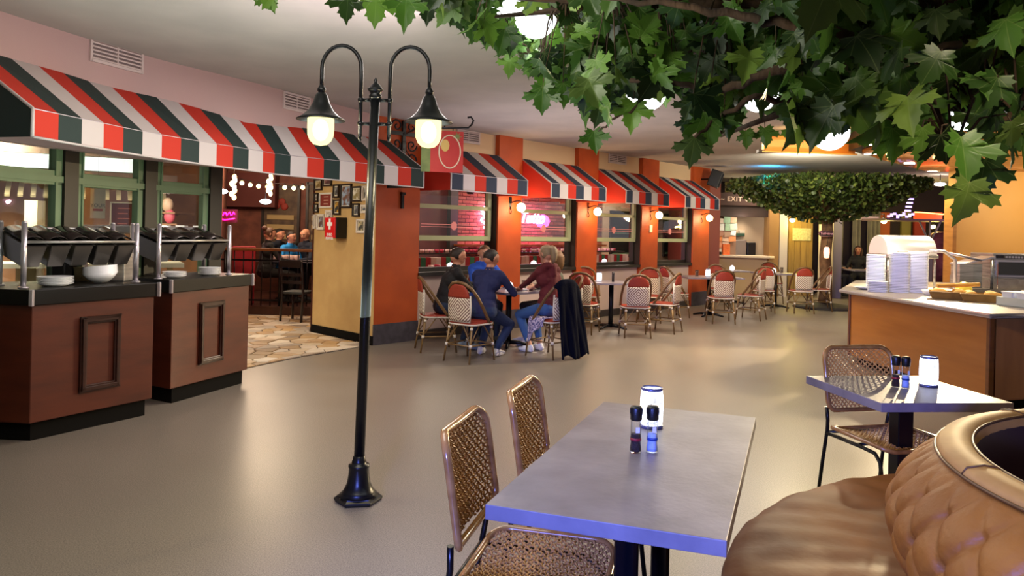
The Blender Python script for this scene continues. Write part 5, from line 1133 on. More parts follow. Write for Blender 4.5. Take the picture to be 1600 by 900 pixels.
# stacks of plates on the island
SQ = MB().prism([(x * 1, y * 1) for x, y in rrect(.11, .11, .02, 3)], .004, .016).box((0, 0, .003), (.15, .15, .006)).mesh('plate', M_white)
def pstack(x, y, n, lb, gp, dz=.0185, me=SQ, rz=.1):
    for k in range(n):
        o = inst('plate', me, Matrix.Translation((x, y, .90 + k * dz)) @ Matrix.Rotation(rz, 4, 'Z')); tag(o, lb, 'plate', gp)
pstack(4.72, 9.02, 26, 'square white plate in the left of the two tall stacks', 'plates in the left tall stack', rz=-.5)
pstack(4.96, 9.05, 27, 'square white plate in the right of the two tall stacks', 'plates in the right tall stack', rz=-.5)
pstack(4.60, 9.36, 24, 'square white plate in the tall stack farthest left', 'plates in the third tall stack', rz=-.5)
pstack(4.46, 9.02, 7, 'square white plate in the low stack at the counter corner', 'plates in the low stack', rz=-.5)
tag(inst('bowl', MB().lathe([(0, 0), (.05, 0), (.10, .02), (.14, .035), (.135, .037), (0, .01)], 22, cap=False).mesh('bowl', M_white), Matrix.Translation((4.45, 9.32, .90))), 'shallow white dish alone at the far left of the island', 'bowl')
tag(inst('bowl', MB().lathe([(0, 0), (.05, 0), (.085, .06), (.08, .06), (0, .01)], 18, cap=False).mesh('bowl', M_white), Matrix.Translation((4.86, 8.62, .90))), 'small white bowl in front of the tall plate stacks', 'bowl')
# roll top chafing dish
CD = thing('chafing_dish', 'steel roll top chafing dish behind the plate stacks', 'chafing dish', (5.18, 9.85, .90))
m = MB(); sec = []
for k in range(13):
    a = PI * (k / 12); sec.append((-.26 * math.cos(a), .24 * math.sin(a) ** .8 if math.sin(a) > 0 else 0))
vs = [(-.32, y, .45 + z) for y, z in sec] + [(.32, y, .45 + z) for y, z in sec]; n = 13
m.add(vs, [(i, i + 1, n + i + 1, n + i) for i in range(n - 1)], True); m.add([vs[i] for i in range(n)], [tuple(range(n))], False); m.add([vs[n + i] for i in range(n)], [tuple(range(n - 1, -1, -1))], False)
m.build('roll_top', mat('bright_steel', '#e8e4de', .4, .35), CD, bevel=.01); MB().b2((-.33, -.28, .40), (.33, .28, .45)).build('pan_body', M_steel, CD, bevel=.01)
for x in (-.30, .30):
    for y in (-.24, .24): MB().tube([(x, y, 0), (x, y, .41)], .014, 8).build('leg', M_steel, CD)
MB().tube([(-.2, -.26, .47), (-.2, -.31, .49), (.2, -.31, .49), (.2, -.26, .47)], .008, 6).build('handle', M_steel, CD)
light('SPOT', 'chafing_spot', (4.5, 8.6, 2.5), 90, (1, .95, .86), .05, (4.9, 9.4, 1.1), 34, .5)
# glass guard frame
GF = thing('sneeze_guard', 'white steel sneeze guard frame right of the tall plates', 'guard', (5.55, 9.2, .90))
for x in (-.05,): MB().tube([(x, 0, 0), (x, .0, .40), (x - .12, .02, .50), (x - .30, .03, .51)], .022, 8).build('post', M_steel2, GF)
MB().tube([(-.1, .05, .48), (.34, .1, .40)], .018, 6).build('rail', M_steel2, GF); MB().b2((.25, .1, .05), (.55, .12, .36)).build('pane', M_glass, GF)
SB = thing('steel_bracket', 'boxy steel shelf bracket left of the microwave', 'bracket', (6.08, 9.9, .90)); MB().b2((-.16, -.1, .02), (.14, .1, .34)).build('box', M_steel, SB, bevel=.004); MB().box((.14, .12, .38), (.44, .3, .02), rot=Matrix.Rotation(R(-14), 4, 'Y')).build('shelf', M_steel2, SB); MB().tube([(.33, 0, 0), (.33, 0, .42)], .018, 8).build('post', M_steel, SB)
# bread trays
for (x, y), lb in (((4.80, 8.12), 'left wooden tray of bread on the island'), ((5.00, 7.88), 'right wooden tray of bread on the island')):
    o = thing('bread_tray', lb, 'tray', (x, y, .90), R(-28), 'wooden bread trays'); M_tr = mat('tray_wood', '#a8803c', .5, col2='#8f6a2c', scale=10); M_br = mat('bread_crust', '#d8a84c', .7, col2='#c08a34', scale=9, bump=.4, bscale=20)
    m = MB(); a, b_, h = .20, .14, .085
    r0 = [(-a, -b_, h), (a, -b_, h), (a, b_, h), (-a, b_, h)]; r1 = [(-a * .8, -b_ * .8, 0), (a * .8, -b_ * .8, 0), (a * .8, b_ * .8, 0), (-a * .8, b_ * .8, 0)]
    m.add(r0 + r1, [(i, (i + 1) % 4, 4 + (i + 1) % 4, 4 + i) for i in range(4)] + [(4, 5, 6, 7)], False); m.build('tray_body', M_tr, o, solid=.012)
    for k in range(4): MB().sphere((0, 0, 0), .055, 8, (1.5, 1, .7)).build('x', M_br) if False else None
    for k in range(4):
        bl = MB().sphere((0, 0, 0), .06, 8, (1.5, .9, .65)).build('bread_roll', M_br); tag(bl, 'golden bread roll at the ' + ['near left', 'near right', 'back left', 'back right'][k] + ' of the ' + lb.split(' wooden')[0] + ' tray', 'bread', 'bread rolls in the ' + lb.split(' wooden')[0] + ' tray')
        bl.location = Matrix.Rotation(R(-28), 3, 'Z') @ Vector((-.10 + .2 * (k % 2), -.05 + .1 * (k // 2), .075)) + Vector((x, y, .90)); bl.rotation_euler = (0, .1 * k, rnd.uniform(-1, 1))
tag(MB().tube([(-.22, .05, .16), (.2, -.02, .19)], .022, 10).build('baguette', MATS['bread_crust']), 'long pale bread stick lying across the left tray', 'bread').location = (4.90, 8.10, .88)
fr_ = tag(MB().sphere((0, 0, .06), .09, 7, (1, 1, 1.1)).build('lemon_pile', mat('lemon_yellow', '#e6cf4a', .5, bump=.8, bscale=14)), 'pile of yellow fruit slices in a glass behind the bread', 'fruit', kind='stuff'); fr_.location = (5.34, 8.75, .90)
# white tubs in a crate
CR = thing('tub_crate', 'pale crate holding white tubs at the right edge of the island', 'crate', (5.22, 7.40, .90), R(11)); M_cr = mat('crate_pale', '#c3cbc0', .5)
m = MB(); m.b2((-.26, -.19, 0), (.34, .19, .01)); m.b2((-.26, -.19, 0), (.34, -.18, .085)); m.b2((-.26, .18, 0), (.34, .19, .085)); m.b2((-.26, -.19, 0), (-.25, .19, .085)); m.b2((.33, -.19, 0), (.34, .19, .085)); m.build('crate_body', M_cr, CR)
TB = MB().prism(rrect(.062, .07, .02, 3), .0, .07).prism(rrect(.068, .076, .02, 3), .07, .082).mesh('tub', mat('tub_white', '#dde2ea', .4))
for i in range(4):
    for j in range(2):
        M_ = Matrix.Translation((5.22, 7.40, .912)) @ Matrix.Rotation(R(11), 4, 'Z') @ Matrix.Translation((-.18 + .148 * i, -.1 + .18 * j, .05)); tag(inst('tub', TB, M_), 'white lidded tub in the pale crate, one of two rows', 'tub', 'white tubs in the pale crate')
ck = tag(MB().prism(rrect(.30, .13, .04), 0, .09).prism(rrect(.28, .11, .04), .09, .12).build('covered_tray', mat('tray_cream', '#dfe0d2', .35), bevel=.01), 'cream covered tray behind the white tubs', 'tray'); ck.location = (5.78, 7.95, .90); ck.rotation_euler.z = R(8)
# microwave
MW = thing('microwave', 'stainless microwave oven with a dark window at the yellow wall', 'microwave', (6.86, 10.3, 1.03), R(2))
MB().b2((-.34, -.22, 0), (.34, .25, .35)).build('body', M_steel, MW, bevel=.008); MB().b2((-.30, -.235, .035), (.34, -.22, .26)).build('door_frame', M_steel2, MW); MB().b2((-.275, -.242, .06), (.30, -.234, .235)).build('window', mat('oven_glass', '#3a3a38', .12, .3), MW)
MB().b2((-.30, -.235, .285), (-.20, -.22, .325)).build('display', mat('display_dark', '#1b1210', .2), MW)
MB().b2((-.19, -.235, .28), (.22, -.22, .325)).build('button_panel', mat('button_panel', '#4a4844', .4), MW)
for k in range(9): MB().b2((-.175 + k * .043, -.238, .29), (-.145 + k * .043, -.234, .315)).build('button', M_steel2, MW)
struct(MB().b2((6.5, 10.05, .9), (8.6, 11.0, 1.03)).build('trim_10', M_wt))
# ---------------------------------------------------------------- far end: kiosk, sign, doors, curtains
M_fd = mat('far_brown', '#2f1b15', .6, col2='#26150f', scale=3)
struct(MB().b2((4.4, 20.3, 0), (14, 20.5, 3)).build('wall_far', mat('far_wall_dark', '#2d2226', .8)))
struct(MB().b2((4.5, 19.0, 2.02), (6.70, 19.5, 2.60)).build('trim_11', M_fd)); struct(MB().b2((4.3, 17.2, 0), (4.7, 20.4, 3)).build('wall_left_end', mat('maroon_column', '#6e2f22', .6)))
struct(MB().b2((4.35, 17.0, 0), (4.76, 17.3, 3)).build('wall_end_pier', mat('maroon_paint_pier', '#7a3a28', .6)))
es = thing('exit_sign', 'dark brown board lettered EXIT ONLY above the kiosk', 'sign', (6.05, 18.95, 2.46)); MB().b2((-.98, -.02, -.16), (.75, .02, .16)).build('board', mat('sign_brown', '#3b2019', .6), es)
text('lettering', '~ EXIT ONLY', .165, Matrix.Translation((-.20, -.025, 0)) @ Matrix.Rotation(PI / 2, 4, 'X'), mat('chalk', '#c9b0a0', .8), es, bold=.004, spacing=1.15)
struct(MB().b2((4.7, 19.0, 0), (6.72, 19.3, .97)).build('wall_kiosk_front', mat('kiosk_cream', '#c4a884', .7)))
ks = tag(MB().prism([(4.8, 19.5), (4.9, 18.86), (6.55, 18.80), (6.70, 18.9), (6.70, 19.5)], .97, 1.03).build('kiosk_counter', mat('kiosk_top', '#e0cdb4', .4), bevel=.01), 'pale kiosk counter with a rounded end below the posters', 'counter')
struct(MB().b2((5.10, 20.1, 1.0), (6.75, 20.2, 2.1)).build('wall_kiosk_back', mat('kiosk_panels', '#8a5a40', .6, col2='#704631', scale=3, stretch=(1, 1, 8)), bevel=0))
struct(MB().b2((6.55, 18.9, 0), (6.80, 19.3, 2.3)).build('trim_12', mat('kiosk_jamb', '#9a7444', .6)))
po = rand_mat('poster_print', ['#d8c4a8', '#c97a4a', '#e6dccb', '#d8803a', '#b0463a', '#8fae8a', '#e8e2dc'], .6, noise=.25, nscale=18)
prr = random.Random(9); k = 0
for zz in (1.12, 1.28, 1.44, 1.60, 1.76, 1.92):
    for xx in (5.26, 5.42, 5.58, 5.74):
        if xx > 5.7 and zz < 1.4: continue
        x = xx + prr.uniform(-.02, .02); z = zz + prr.uniform(-.02, .02); pp = tag(MB().box((0, 0, 0), (prr.uniform(.12, .19), .006, prr.uniform(.12, .2)), rot=Matrix.Rotation(prr.uniform(-.12, .12), 4, 'Y')).build('poster', po), 'small colourful poster in the kiosk opening left of the green shelf', 'poster', 'posters in the kiosk'); pp.location = (x, 19.35 - .007 * k, z); k += 1
struct(MB().b2((5.1, 19.38, 1.03), (5.85, 19.42, 2.05)).build('trim_13', mat('poster_board', '#8a6a54', .7)))
ot = tag(MB().b2((-.09, -.05, 0), (.09, .05, .28)).build('menu_box', mat('menu_orange', '#e8803a', .5, col2='#e0602a', scale=20)), 'orange menu holder standing on the kiosk counter', 'menu'); ot.location = (5.50, 19.05, 1.03)
tag(MB().b2((5.12, 18.95, 1.03), (5.36, 19.1, 1.11)).build('black_box', M_blk), 'low black box at the left of the kiosk counter', 'box')
tag(MB().b2((5.80, 19.6, 1.0), (6.2, 19.9, 1.42)).build('drinks_machine', mat('machine_grey', '#9a8c84', .4, .4), bevel=.02), 'grey drinks machine inside the kiosk', 'machine'); tag(MB().b2((6.22, 19.6, 1.0), (6.45, 19.9, 1.36)).build('coffee_machine', mat('machine_dark', '#1d1c1f', .3), bevel=.02), 'black coffee machine inside the kiosk', 'machine')
tag(MB().b2((5.85, 19.9, 1.52), (6.45, 20.08, 1.60)).build('green_shelf', mat('shelf_green', '#3a5a44', .5)), 'green shelf inside the kiosk', 'shelf'); tag(MB().b2((6.10, 19.9, 1.60), (6.42, 20.05, 1.68)).build('paper_stack', M_crm), 'stack of pale paper on the green shelf', 'paper')
M_wc = mat('white_column', '#cfc4b8', .6); M_yw = mat('yellow_door_paint', '#a8884a', .55, col2='#937540', scale=3, stretch=(6, 1, .5))
struct(MB().b2((6.82, 18.9, 0), (7.02, 19.2, 3)).build('column', M_wc)); struct(MB().b2((7.85, 18.7, 0), (8.10, 19.0, 3)).build('column', M_wc)); struct(MB().b2((8.10, 18.75, 0), (8.34, 19.1, 3)).build('column', mat('lilac_column', '#7d789a', .6)))
dr = MB().b2((7.22, 19.4, 0), (7.85, 19.45, 2.4)).build('door_1', M_yw); struct(dr)
for k in range(4): MB().b2((7.225 + k * .157, 19.37, 0), (7.375 + k * .157, 19.40, 2.4)).build('door_board', M_yw, dr)
nt_ = tag(MB().b2((-.24, -.01, -.16), (.24, .01, .16)).build('notice_board', mat('notice_paper', '#d6cfa4', .6, col2='#b8b088', scale=22)), 'pale notice sheet pinned on the yellow door', 'notice'); nt_.location = (7.55, 19.35, 1.60)
def far_lamp(px, py, Y, label, col='#ffe08a', en=13, lc=(1, .78, .18), r_=.07):
    p = at(px, py, Y); o = thing('wall_lamp', label, 'lamp', p, 0, 'warm lamps at the far end'); MB().sphere((0, 0, 0), r_, 9, (1, 1, .8)).build('bulb', mat('far_bulb_' + col[1:], '#fff4cc', .3, emit=col, es=9), o); MB().tube([(0, 0, r_ * .7), (0, 0, r_ + .10), (0, .25, r_ + .12)], .012, 5).lathe([(r_ * .9, r_ * .5), (.02, r_ + .03)], 12).build('bracket', M_blk, o)
    light('POINT', 'far_lamp_light', p + Vector((0, -.15, -.12)), en, lc, .06)
for px, py, Y, lb in ((1238, 344, 19.0, 'warm lamp above the yellow door notice'), (1288, 342, 18.3, 'warm lamp left of the small tree trunk'), (1381, 346, 18.2, 'warm lamp above the roll top chafing dish'), (1457, 354, 18.2, 'warm lamp left of the pair near the yellow wall'), (1483, 356, 18.2, 'warm lamp right of the pair near the yellow wall')): far_lamp(px, py, Y, lb)
# curtains: folded cloth panels
M_cu = mat('curtain_cloth', '#8d8a76', .85, col2='#7b7766', scale=3)
for x0, x1, lb in ((8.42, 8.95, 'pale curtain just right of the tree trunk'), (9.22, 9.42, 'narrow pale curtain behind the seated woman'), (9.62, 9.95, 'grey curtain left of the orange panel')):
    cu = tag(MB().grid(lambda u, v: (x0 + (x1 - x0) * u, 20.1 + .04 * math.sin(u * (x1 - x0) * 55), .01 + 2.39 * v), 40, 2).build('curtain', M_cu, solid=.01), lb, 'curtain', 'curtains on the far wall')
for x0, x1, z0, z1, c_, lb in ((9.98, 10.28, 1.5, 2.25, '#b85a22', 'orange panel on the far wall'), (10.60, 10.85, 1.3, 2.3, '#8a8040', 'olive panel on the far wall'), (10.95, 11.25, 1.2, 2.1, '#a83a24', 'red panel with a pale band on the far wall')):
    tag(MB().b2((x0, 20.2, z0), (x1, 20.29, z1)).build('wall_panel', mat('panel_' + c_[1:], c_, .6)), lb, 'panel', 'coloured panels on the far wall')
wb = tag(MB().b2((-.36, -.02, -.045), (.36, .02, .045)).build('white_sign', mat('sign_white', '#d8c8c0', .5)), 'long narrow white sign under the right side of the tree', 'sign'); wb.location = at(1350, 341, 18.4)
table('dining_table', 'dark dining table in front of the seated woman in black', 9.05, 18.6, 1.2, .7, 0, 'far tables')
tag(MB().lathe([(0, 0), (.03, 0), (.035, .08), (.012, .14), (.012, .2), (0, .2)], 12).build('blue_bottle', mat('blue_glass', '#2d6fb0', .2), None), 'blue bottle on the table of the seated woman', 'bottle').location = (8.98, 18.45, .75)
# red neon booth and screen at far right
BO = thing('booth_canopy', 'dark booth canopy with red neon edge and lilac lettering at the far right', 'booth', at(1425, 335, 17.2)); BO.location.z = 2.0
MB().b2((-.6, 0, -.03), (.95, 1.2, .02)).build('canopy_board', mat('canopy_mauve', '#6a5560', .6), BO)
MB().b2((.05, 0, .02), (.70, .03, .17)).build('red_sign_band', mat('red_glow', '#e04818', .4, emit='#ff4010', es=1.3), BO)
MB().tube([(.05, -.02, .17), (.35, -.02, .16), (.70, -.02, .13), (.85, -.02, .18)], .012, 6).build('orange_tube', mat('orange_neon', '#ffb070', .4, emit='#ff9850', es=5), BO)
MB().sphere((.80, -.02, .24), .06, 7).build('red_lamp', mat('red_lamp', '#ff2020', .3, emit='#ff1018', es=2.5), BO)
m = MB(); M_lil = mat('lilac_glow', '#c8b0f0', .4, emit='#b8a0f0', es=1.6)
for k in range(9): m2 = MB(); m2.box((-.55 + k * .07, -.02, .06 + .03 * (k % 3)), (.06, .02, .05 + .03 * (k % 2))); m2.build('lilac_light', M_lil, BO)
for k in range(4): m2 = MB(); m2.box((-.10 + .02 * k, .0, .20 + k * .09), (.14, .02, .045)); m2.build('lilac_light', M_lil, BO)
for a in (-.25, 0, .25): MB().tube([(.45, .05, -.55), (.45 + a, .05, -.03)], .02, 6).build('post', mat('post_grey', '#77707a', .6), BO)
MB().b2((.40, .0, -2.0), (.50, .1, -.5)).build('post', MATS['post_grey'], BO)
fl = thing('pendant_light', 'oval white pendant light above the red neon edge', 'light', at(1469, 288, 16.6)); MB().sphere((0, 0, 0), .13, 9, (1, .6, .3)).build('diffuser', dl, fl); MB().tube([(0, 0, .03), (0, 0, .25)], .01, 4).build('cord', M_blk, fl)
mw = mat('mauve_rock', '#7d4452', .7, col2='#4c2430', scale=3, bump=.6, bscale=4)
def rock(u, v): a = u * 6; return (9.9 + 3.2 * u, 17.6 + .25 * math.sin(a * 2) + .2 * math.cos(v * 7), 1.55 * v * (1 + .12 * math.sin(a * 1.7)))
struct(MB().grid(rock, 30, 12, False).build('wall_mauve', mw, solid=.06))
light('POINT', 'mauve_light', (10.6, 16.4, 2.0), 14, (1, .45, .62), .04); light('POINT', 'far_room_light', (9.0, 18.4, 2.4), 16, (1, .80, .58), .2); light('POINT', 'kiosk_light', (5.9, 18.9, 1.9), 8, (1, .90, .76), .1)
light('AREA', 'cyan_ceiling_glow', (5.35, 15.4, 2.72), 8, (.05, .45, 1), .25, (5.3, 15.6, 3.0)); light('SPOT', 'kiosk_inner', (5.9, 19.7, 2.0), 10, (1, .85, .7), .1, (6, 20, 1.2), 120, .8)
# ---------------------------------------------------------------- items on the bistro tables
def small_lantern(x, y, lb): lantern(x, y, lb, .75, .9)
small_lantern(1.42, 11.95, 'glowing lantern on the second dining table'); small_lantern(3.70, 13.95, 'glowing lantern on the third dining table')
DOME = MB().lathe([(0, 0), (.04, 0), (.045, .01), (.05, .015), (.055, .05), (.04, .09), (0, .11)], 16, cap=False).mesh('lamp', M_lan)
for (x, y, z), lb in (((-.02, 9.95, .75), 'white glowing dome light in the middle of the group table'), ((5.62, 15.9, .75), 'white glowing dome light on the fourth dining table'), ((5.0, 16.8, .75), 'white glowing dome light on the farthest dining table')): tag(inst('dome_light', DOME, Matrix.Translation((x, y, z))), lb, 'lamp', 'white dome lights on tables')
GLS = MB().lathe([(0, .004), (.028, .003), (.033, .12), (.031, .12), (.027, .008), (0, .01)], 16, cap=False).mesh('drinking_glass', glass_mat('tumbler_glass', (.82, .78, .76), .6))
for (x, y), lb in (((3.50, 13.98), 'drinking glass left of the lantern on the third table'), ((3.88, 14.0), 'drinking glass right of the lantern on the third table'), ((4.12, 14.1), 'drinking glass at the right end of the third table'), ((-.20, 10.1), 'drinking glass near the man in black'), ((.18, 10.05), 'drinking glass in front of the woman in maroon'), ((5.85, 16.05), 'drinking glass on the fourth table')): tag(inst('drinking_glass', GLS, Matrix.Translation((x, y, .75))), lb, 'glass', 'drinking glasses on the tables')
tag(MB().lathe([(0, 0), (.02, 0), (.02, .11), (.022, .12), (.022, .16), (0, .16)], 12).build('spice_grinder', mat('grinder_far', '#2a2528', .4)), 'dark spice grinder beside the lantern on the second table', 'spice grinder').location = (1.64, 11.92, .75)
tag(MB().lathe([(0, 0), (.12, 0), (.13, .02), (0, .01)], 20, cap=False).build('plate', M_white), 'white plate on the group table beside the dome light', 'plate').location = (.1, 9.85, .752)
wl = tag(MB().b2((5.55, 16.2, .75), (5.60, 16.23, .88)).build('menu_card', M_crm), 'upright pale menu card on the fourth table', 'menu')
# patterned scarf over the woman's seat
def scarf(u, v):
    e = Vector((.42, 8.95)).lerp(Vector((.24, 9.13)), u); inn = Vector((.71, .70)) * .16; k = min(v / .5, 1); p = e + inn * (1 - k); dz = max(v - .5, 0) * 2
    p -= Vector((.71, .70)) * (.025 * min(dz * 4, 1) + .012 * math.sin(u * 12) * dz); return (p.x, p.y, .485 - dz * (.10 + .22 * u * u) + .006 * math.sin(u * 14))
tag(MB().grid(scarf, 24, 20).build('scarf', mat('scarf_pattern', '#c9bcd0', .8, col2='#5a5684', scale=60, fac=(.47, .53)), solid=.008), 'pale patterned scarf spread over the seat under the woman in maroon', 'scarf')
# ---------------------------------------------------------------- room behind the right windows: brick wall, neon, shelves
BO_ = -3.0
struct(wmb().b2((3.45, BO_ - .2, 0), (8.6, BO_ - .012, 3.0)).build('wall_brick', mat('mortar', '#6e4b42', .9)))
bw_ = bpy.data.objects['wall_brick']; br_m = rand_mat('brick_red', ['#a5614a', '#8d4a38', '#b97a60', '#7c4334', '#c08a70', '#9a5a48'], .85, noise=.25, nscale=30, bump=.5, bscale=60)
BR = MB().box((0, 0, 0), (.205, .03, .062)).mesh('brick', br_m); cnt = 0; stf = wmb(); bb_ = 0
for r_ in range(36):
    z = .12 + r_ * .076
    for c_ in range(24):
        t_ = 3.58 + c_ * .217 + (.108 if r_ % 2 else 0)
        if t_ > 8.5: continue
        if 1.10 < z < 2.30 and t_ < 8.1 and cnt < 300: 
            P_b = W(t_, BO_ + rnd.uniform(-.004, .004), z); inst('brick', BR, Matrix.Translation(P_b) @ Matrix.Rotation(WANG, 4, 'Z'), bw_); cnt += 1
        else: stf.box((t_, BO_, z), (.205, .03, .062))
so_ = stf.build('brick_courses', mat('brick_plain', '#98543f', .85, col2='#7c4334', scale=6), bw_, fix=False); so_['kind'] = 'stuff'
struct(wmb().b2((1.3, BO_ - .2, 0), (3.45, BO_ - .012, 3)).build('wall_inner_dark', mat('inner_plum', '#5e3832', .7, col2='#45262a', scale=2)))
struct(wmb().b2((3.30, BO_, 0), (3.50, BO_ + .10, 3)).build('trim_14', mat('inner_post', '#33312c', .6)))
struct(wmb().b2((8.6, BO_ - .2, 0), (12.4, BO_ - .0, 3)).build('wall_inner_pale', mat('inner_pale', '#c4ac8c', .7)))
for k, t_ in enumerate((8.9, 10.2, 11.5)):
    o = wmb().b2((t_, BO_, .9), (t_ + .9, BO_ + .05, 2.1)).build('window_%d' % (9 + k), M_dark); struct(o); wmb().b2((t_ + .07, BO_ + .05, .97), (t_ + .83, BO_ + .055, 2.03)).build('pane', mat('night_glass', '#1b2622', .08), o); wmb().b2((t_ + .07, BO_ + .05, .97), (t_ + .83, BO_ + .07, 1.02)).b2((t_ + .07, BO_ + .05, 1.5), (t_ + .83, BO_ + .07, 1.54)).build('glazing_bar', M_green, o)
struct(wmb().b2((12.2, -3.2, 0), (12.4, -.2, 3)).build('wall_inner_end', mat('inner_pale', '#a98f70')))
ne = thing('neon_sign', 'bright pink neon lettering on the brick wall seen through two windows', 'neon sign', W(6.05, BO_ + .06, 1.86), WANG)
M_neo = mat('neon_pink', '#ffffff', .4, emit='#ffb0ea', es=12)
text('lettering', 'Tutto', .36, Matrix.Translation((-.27, -.03, -.04)) @ Matrix.Rotation(PI / 2, 4, 'X'), M_neo, ne, extrude=.01, shear=.3, bold=.004)
MB().tube([(-1.80 + .09 * math.sin(k * .9), -.03, -.28 + k * .03) for k in range(18)], .02, 5).tube([(-1.72 + .07 * math.cos(k * 1.2), -.03, -.26 + k * .03) for k in range(16)], .018, 5).build('tube_letters', M_neo, ne)
light('POINT', 'neon_light', W(5.85, BO_ + .35, 1.75), 26, (1, .08, .52), .15); light('POINT', 'neon_light_b', W(4.4, BO_ + .30, 1.75), 26, (1, .08, .45), .15)
# long shelf with cups and a striped bench back
sh_ = thing('brick_ledge', 'wooden ledge along the foot of the visible brick wall', 'shelf', W(5.2, BO_ + .3, 1.22), WANG); MB().b2((-1.8, -.12, -.02), (3.0, .25, .02)).build('board', wood('ledge_wood', '#8a4c22', '#6d3818'), sh_)
CUP = MB().lathe([(0, 0), (.03, 0), (.04, .06), (.036, .06), (0, .008)], 10, cap=False)
c1 = CUP.mesh('cup', mat('cup_pale', '#d8b8b0', .3)); c2 = CUP.mesh('cup', mat('cup_red', '#b0304a', .4)); crr = random.Random(3)
shelf2 = thing('dish_shelf', 'dark shelf carrying a row of pale and red cups behind the windows', 'shelf', W(4.0, -1.75, 1.12), WANG); MB().b2((-3.2, -.1, -.02), (3.6, .12, .0)).build('board', M_dark, shelf2)
for k in range(54):
    p = W(.95 + k * .12, -1.75 + crr.uniform(-.03, .03), 1.121); tag(inst('cup', c1 if crr.random() < .72 else c2, Matrix.Translation(p)), 'small cup in the row on the dark shelf behind the windows', 'cup', 'cups on the dark shelf')
BN = thing('striped_bench', 'long bench back striped in red, green and white behind the windows', 'bench', W(4.0, -1.62, .55), WANG)
cs = [mat('bench_red', '#9a1622', .6), mat('bench_pale', '#c8b8a8', .6), mat('bench_green', '#2c7a56', .6), mat('bench_pale2', '#d8cfc4', .6)]
for k in range(60): MB().b2((-3.3 + k * .115, -.06, -.3), (-3.19 + k * .115, .06, .50)).build('bench_stripe', cs[(k * 7 % 5) % 4], BN)
for k, t_ in enumerate((.95, 3.0, 5.2)):
    tb = thing('white_table', ['white topped table just inside the first window', 'white topped table inside the second window', 'white topped table inside the third window'][k], 'table', W(t_, -.95, 0), WANG, 'tables behind the windows'); MB().b2((-.75, -.3, .86), (.75, .3, .90)).build('tabletop', M_wt, tb); MB().tube([(0, 0, 0), (0, 0, .86)], .04, 8).build('column', M_black, tb)
    for j in range(5):
        p = W(t_ - .5 + j * .25, -.95 + crr.uniform(-.15, .15), .90); tag(inst('cup', c1 if j % 3 else c2, Matrix.Translation(p) @ Matrix.Scale(1.2, 4)), 'cup on the white table just inside the window', 'cup', 'cups on the inner tables')
    tag(inst('dome_light', DOME, Matrix.Translation(W(t_ + .45, -.85, .90))), ['white dome light inside the first window', 'white dome light inside the second window', 'white dome light inside the third window'][k], 'lamp', 'white dome lights on tables')
for t_ in (1.5, 5.0, 8.4, 10.8): light('POINT', 'inner_room_light', W(t_, -1.9, 2.6), 62, (1, .84, .68), .2)
sp2 = thing('ceiling_spotlight', 'dark round spotlight hanging behind the first window', 'light', W(2.75, -1.8, 2.18)); MB().lathe([(.06, 0), (.075, .05), (.07, .14), (.03, .17)], 14).tube([(0, 0, .16), (0, 0, .8)], .012, 5).build('housing', M_blk, sp2)
# ---------------------------------------------------------------- kitchen behind the buffet glass
M_kt = mat('kitchen_wall', '#b8a878', .6, col2='#a99a6a', scale=2); M_kb = mat('kitchen_brown', '#6a4428', .6, col2='#805430', scale=4)
KA = R(30); KO = Vector((-5.9, 9.2, 0)); KROT = Matrix.Translation(KO) @ Matrix.Rotation(KA, 4, 'Z')
def kmb(): m = MB(); m.M = KROT.copy(); return m
def kp(x, y, z): return KROT @ Vector((x, y, z))
struct(kmb().b2((-4.5, 0, 0), (-.72, .15, 3)).build('wall_kitchen', M_kt)); struct(kmb().b2((-.72, 0, 0), (1.9, .15, 3)).build('wall_kitchen_brown', M_kb))
struct(kmb().b2((-4.5, -.02, 0), (-1.1, 0, 1.62)).build('trim_15', mat('kitchen_sage', '#7a7a54', .5)))
struct(MB().prism([(-4.28, 10.12), (-4.12, 10.2), (-6.0, 15.6), (-6.2, 15.6)], 0, 3).build('wall_kitchen_side', M_rb))
HD = thing('extractor_hood', 'long brushed steel extractor hood with slanted filter baffles', 'hood', KO, KA)
MB().b2((-3.5, -.9, 2.30), (1.5, -.05, 2.95)).build('hood_body', mat('hood_steel', '#9a7f6c', .3, .7, col2='#b09480', scale=2), HD)
MB().b2((-3.5, -.93, 2.02), (1.5, -.80, 2.12)).build('hood_edge', mat('hood_edge_brown', '#5c4a40', .4, .5), HD)
for k in range(28): MB().box((-2.0 + k * .125, -.55, 1.93), (.05, .42, .03), rot=Matrix.Rotation(R(34), 4, 'X')).build('filter_baffle', mat('baffle', '#c0b088', .4, .3), HD)
lp = thing('ceiling_light_panel', 'cool white light panel along the front of the kitchen hood', 'light', kp(-1, -.9, 2.13), KA); MB().b2((-2.5, -.04, 0), (2.3, .06, .16)).build('diffuser', mat('cool_panel', '#cfe6e6', .5, emit='#c0e4e4', es=.25), lp)
light('AREA', 'kitchen_light', kp(-.8, -1.9, 2.6), 130, (1, .93, .74), .9, kp(-.9, -.6, .9)); light('POINT', 'kitchen_fill', kp(1.2, -1.4, 1.75), 14, (1, .80, .66), .2)
KC = thing('kitchen_pass', 'long white kitchen pass shelf on wooden posts', 'counter', kp(0, -1.6, 0), KA)
MB().b2((-3.0, -.25, 1.04), (1.5, .25, 1.09)).build('shelf_board', mat('pass_white', '#d8d2b8', .4), KC); MB().b2((-3.0, .0, 0), (1.5, .25, .80)).build('cabinet', mat('cabinet_sage', '#6d6a4c', .6), KC)
for k in range(10): MB().b2((-2.9 + k * .47, -.22, .80), (-2.84 + k * .47, -.16, 1.04)).build('post', mat('pass_wood', '#b09868', .5), KC)
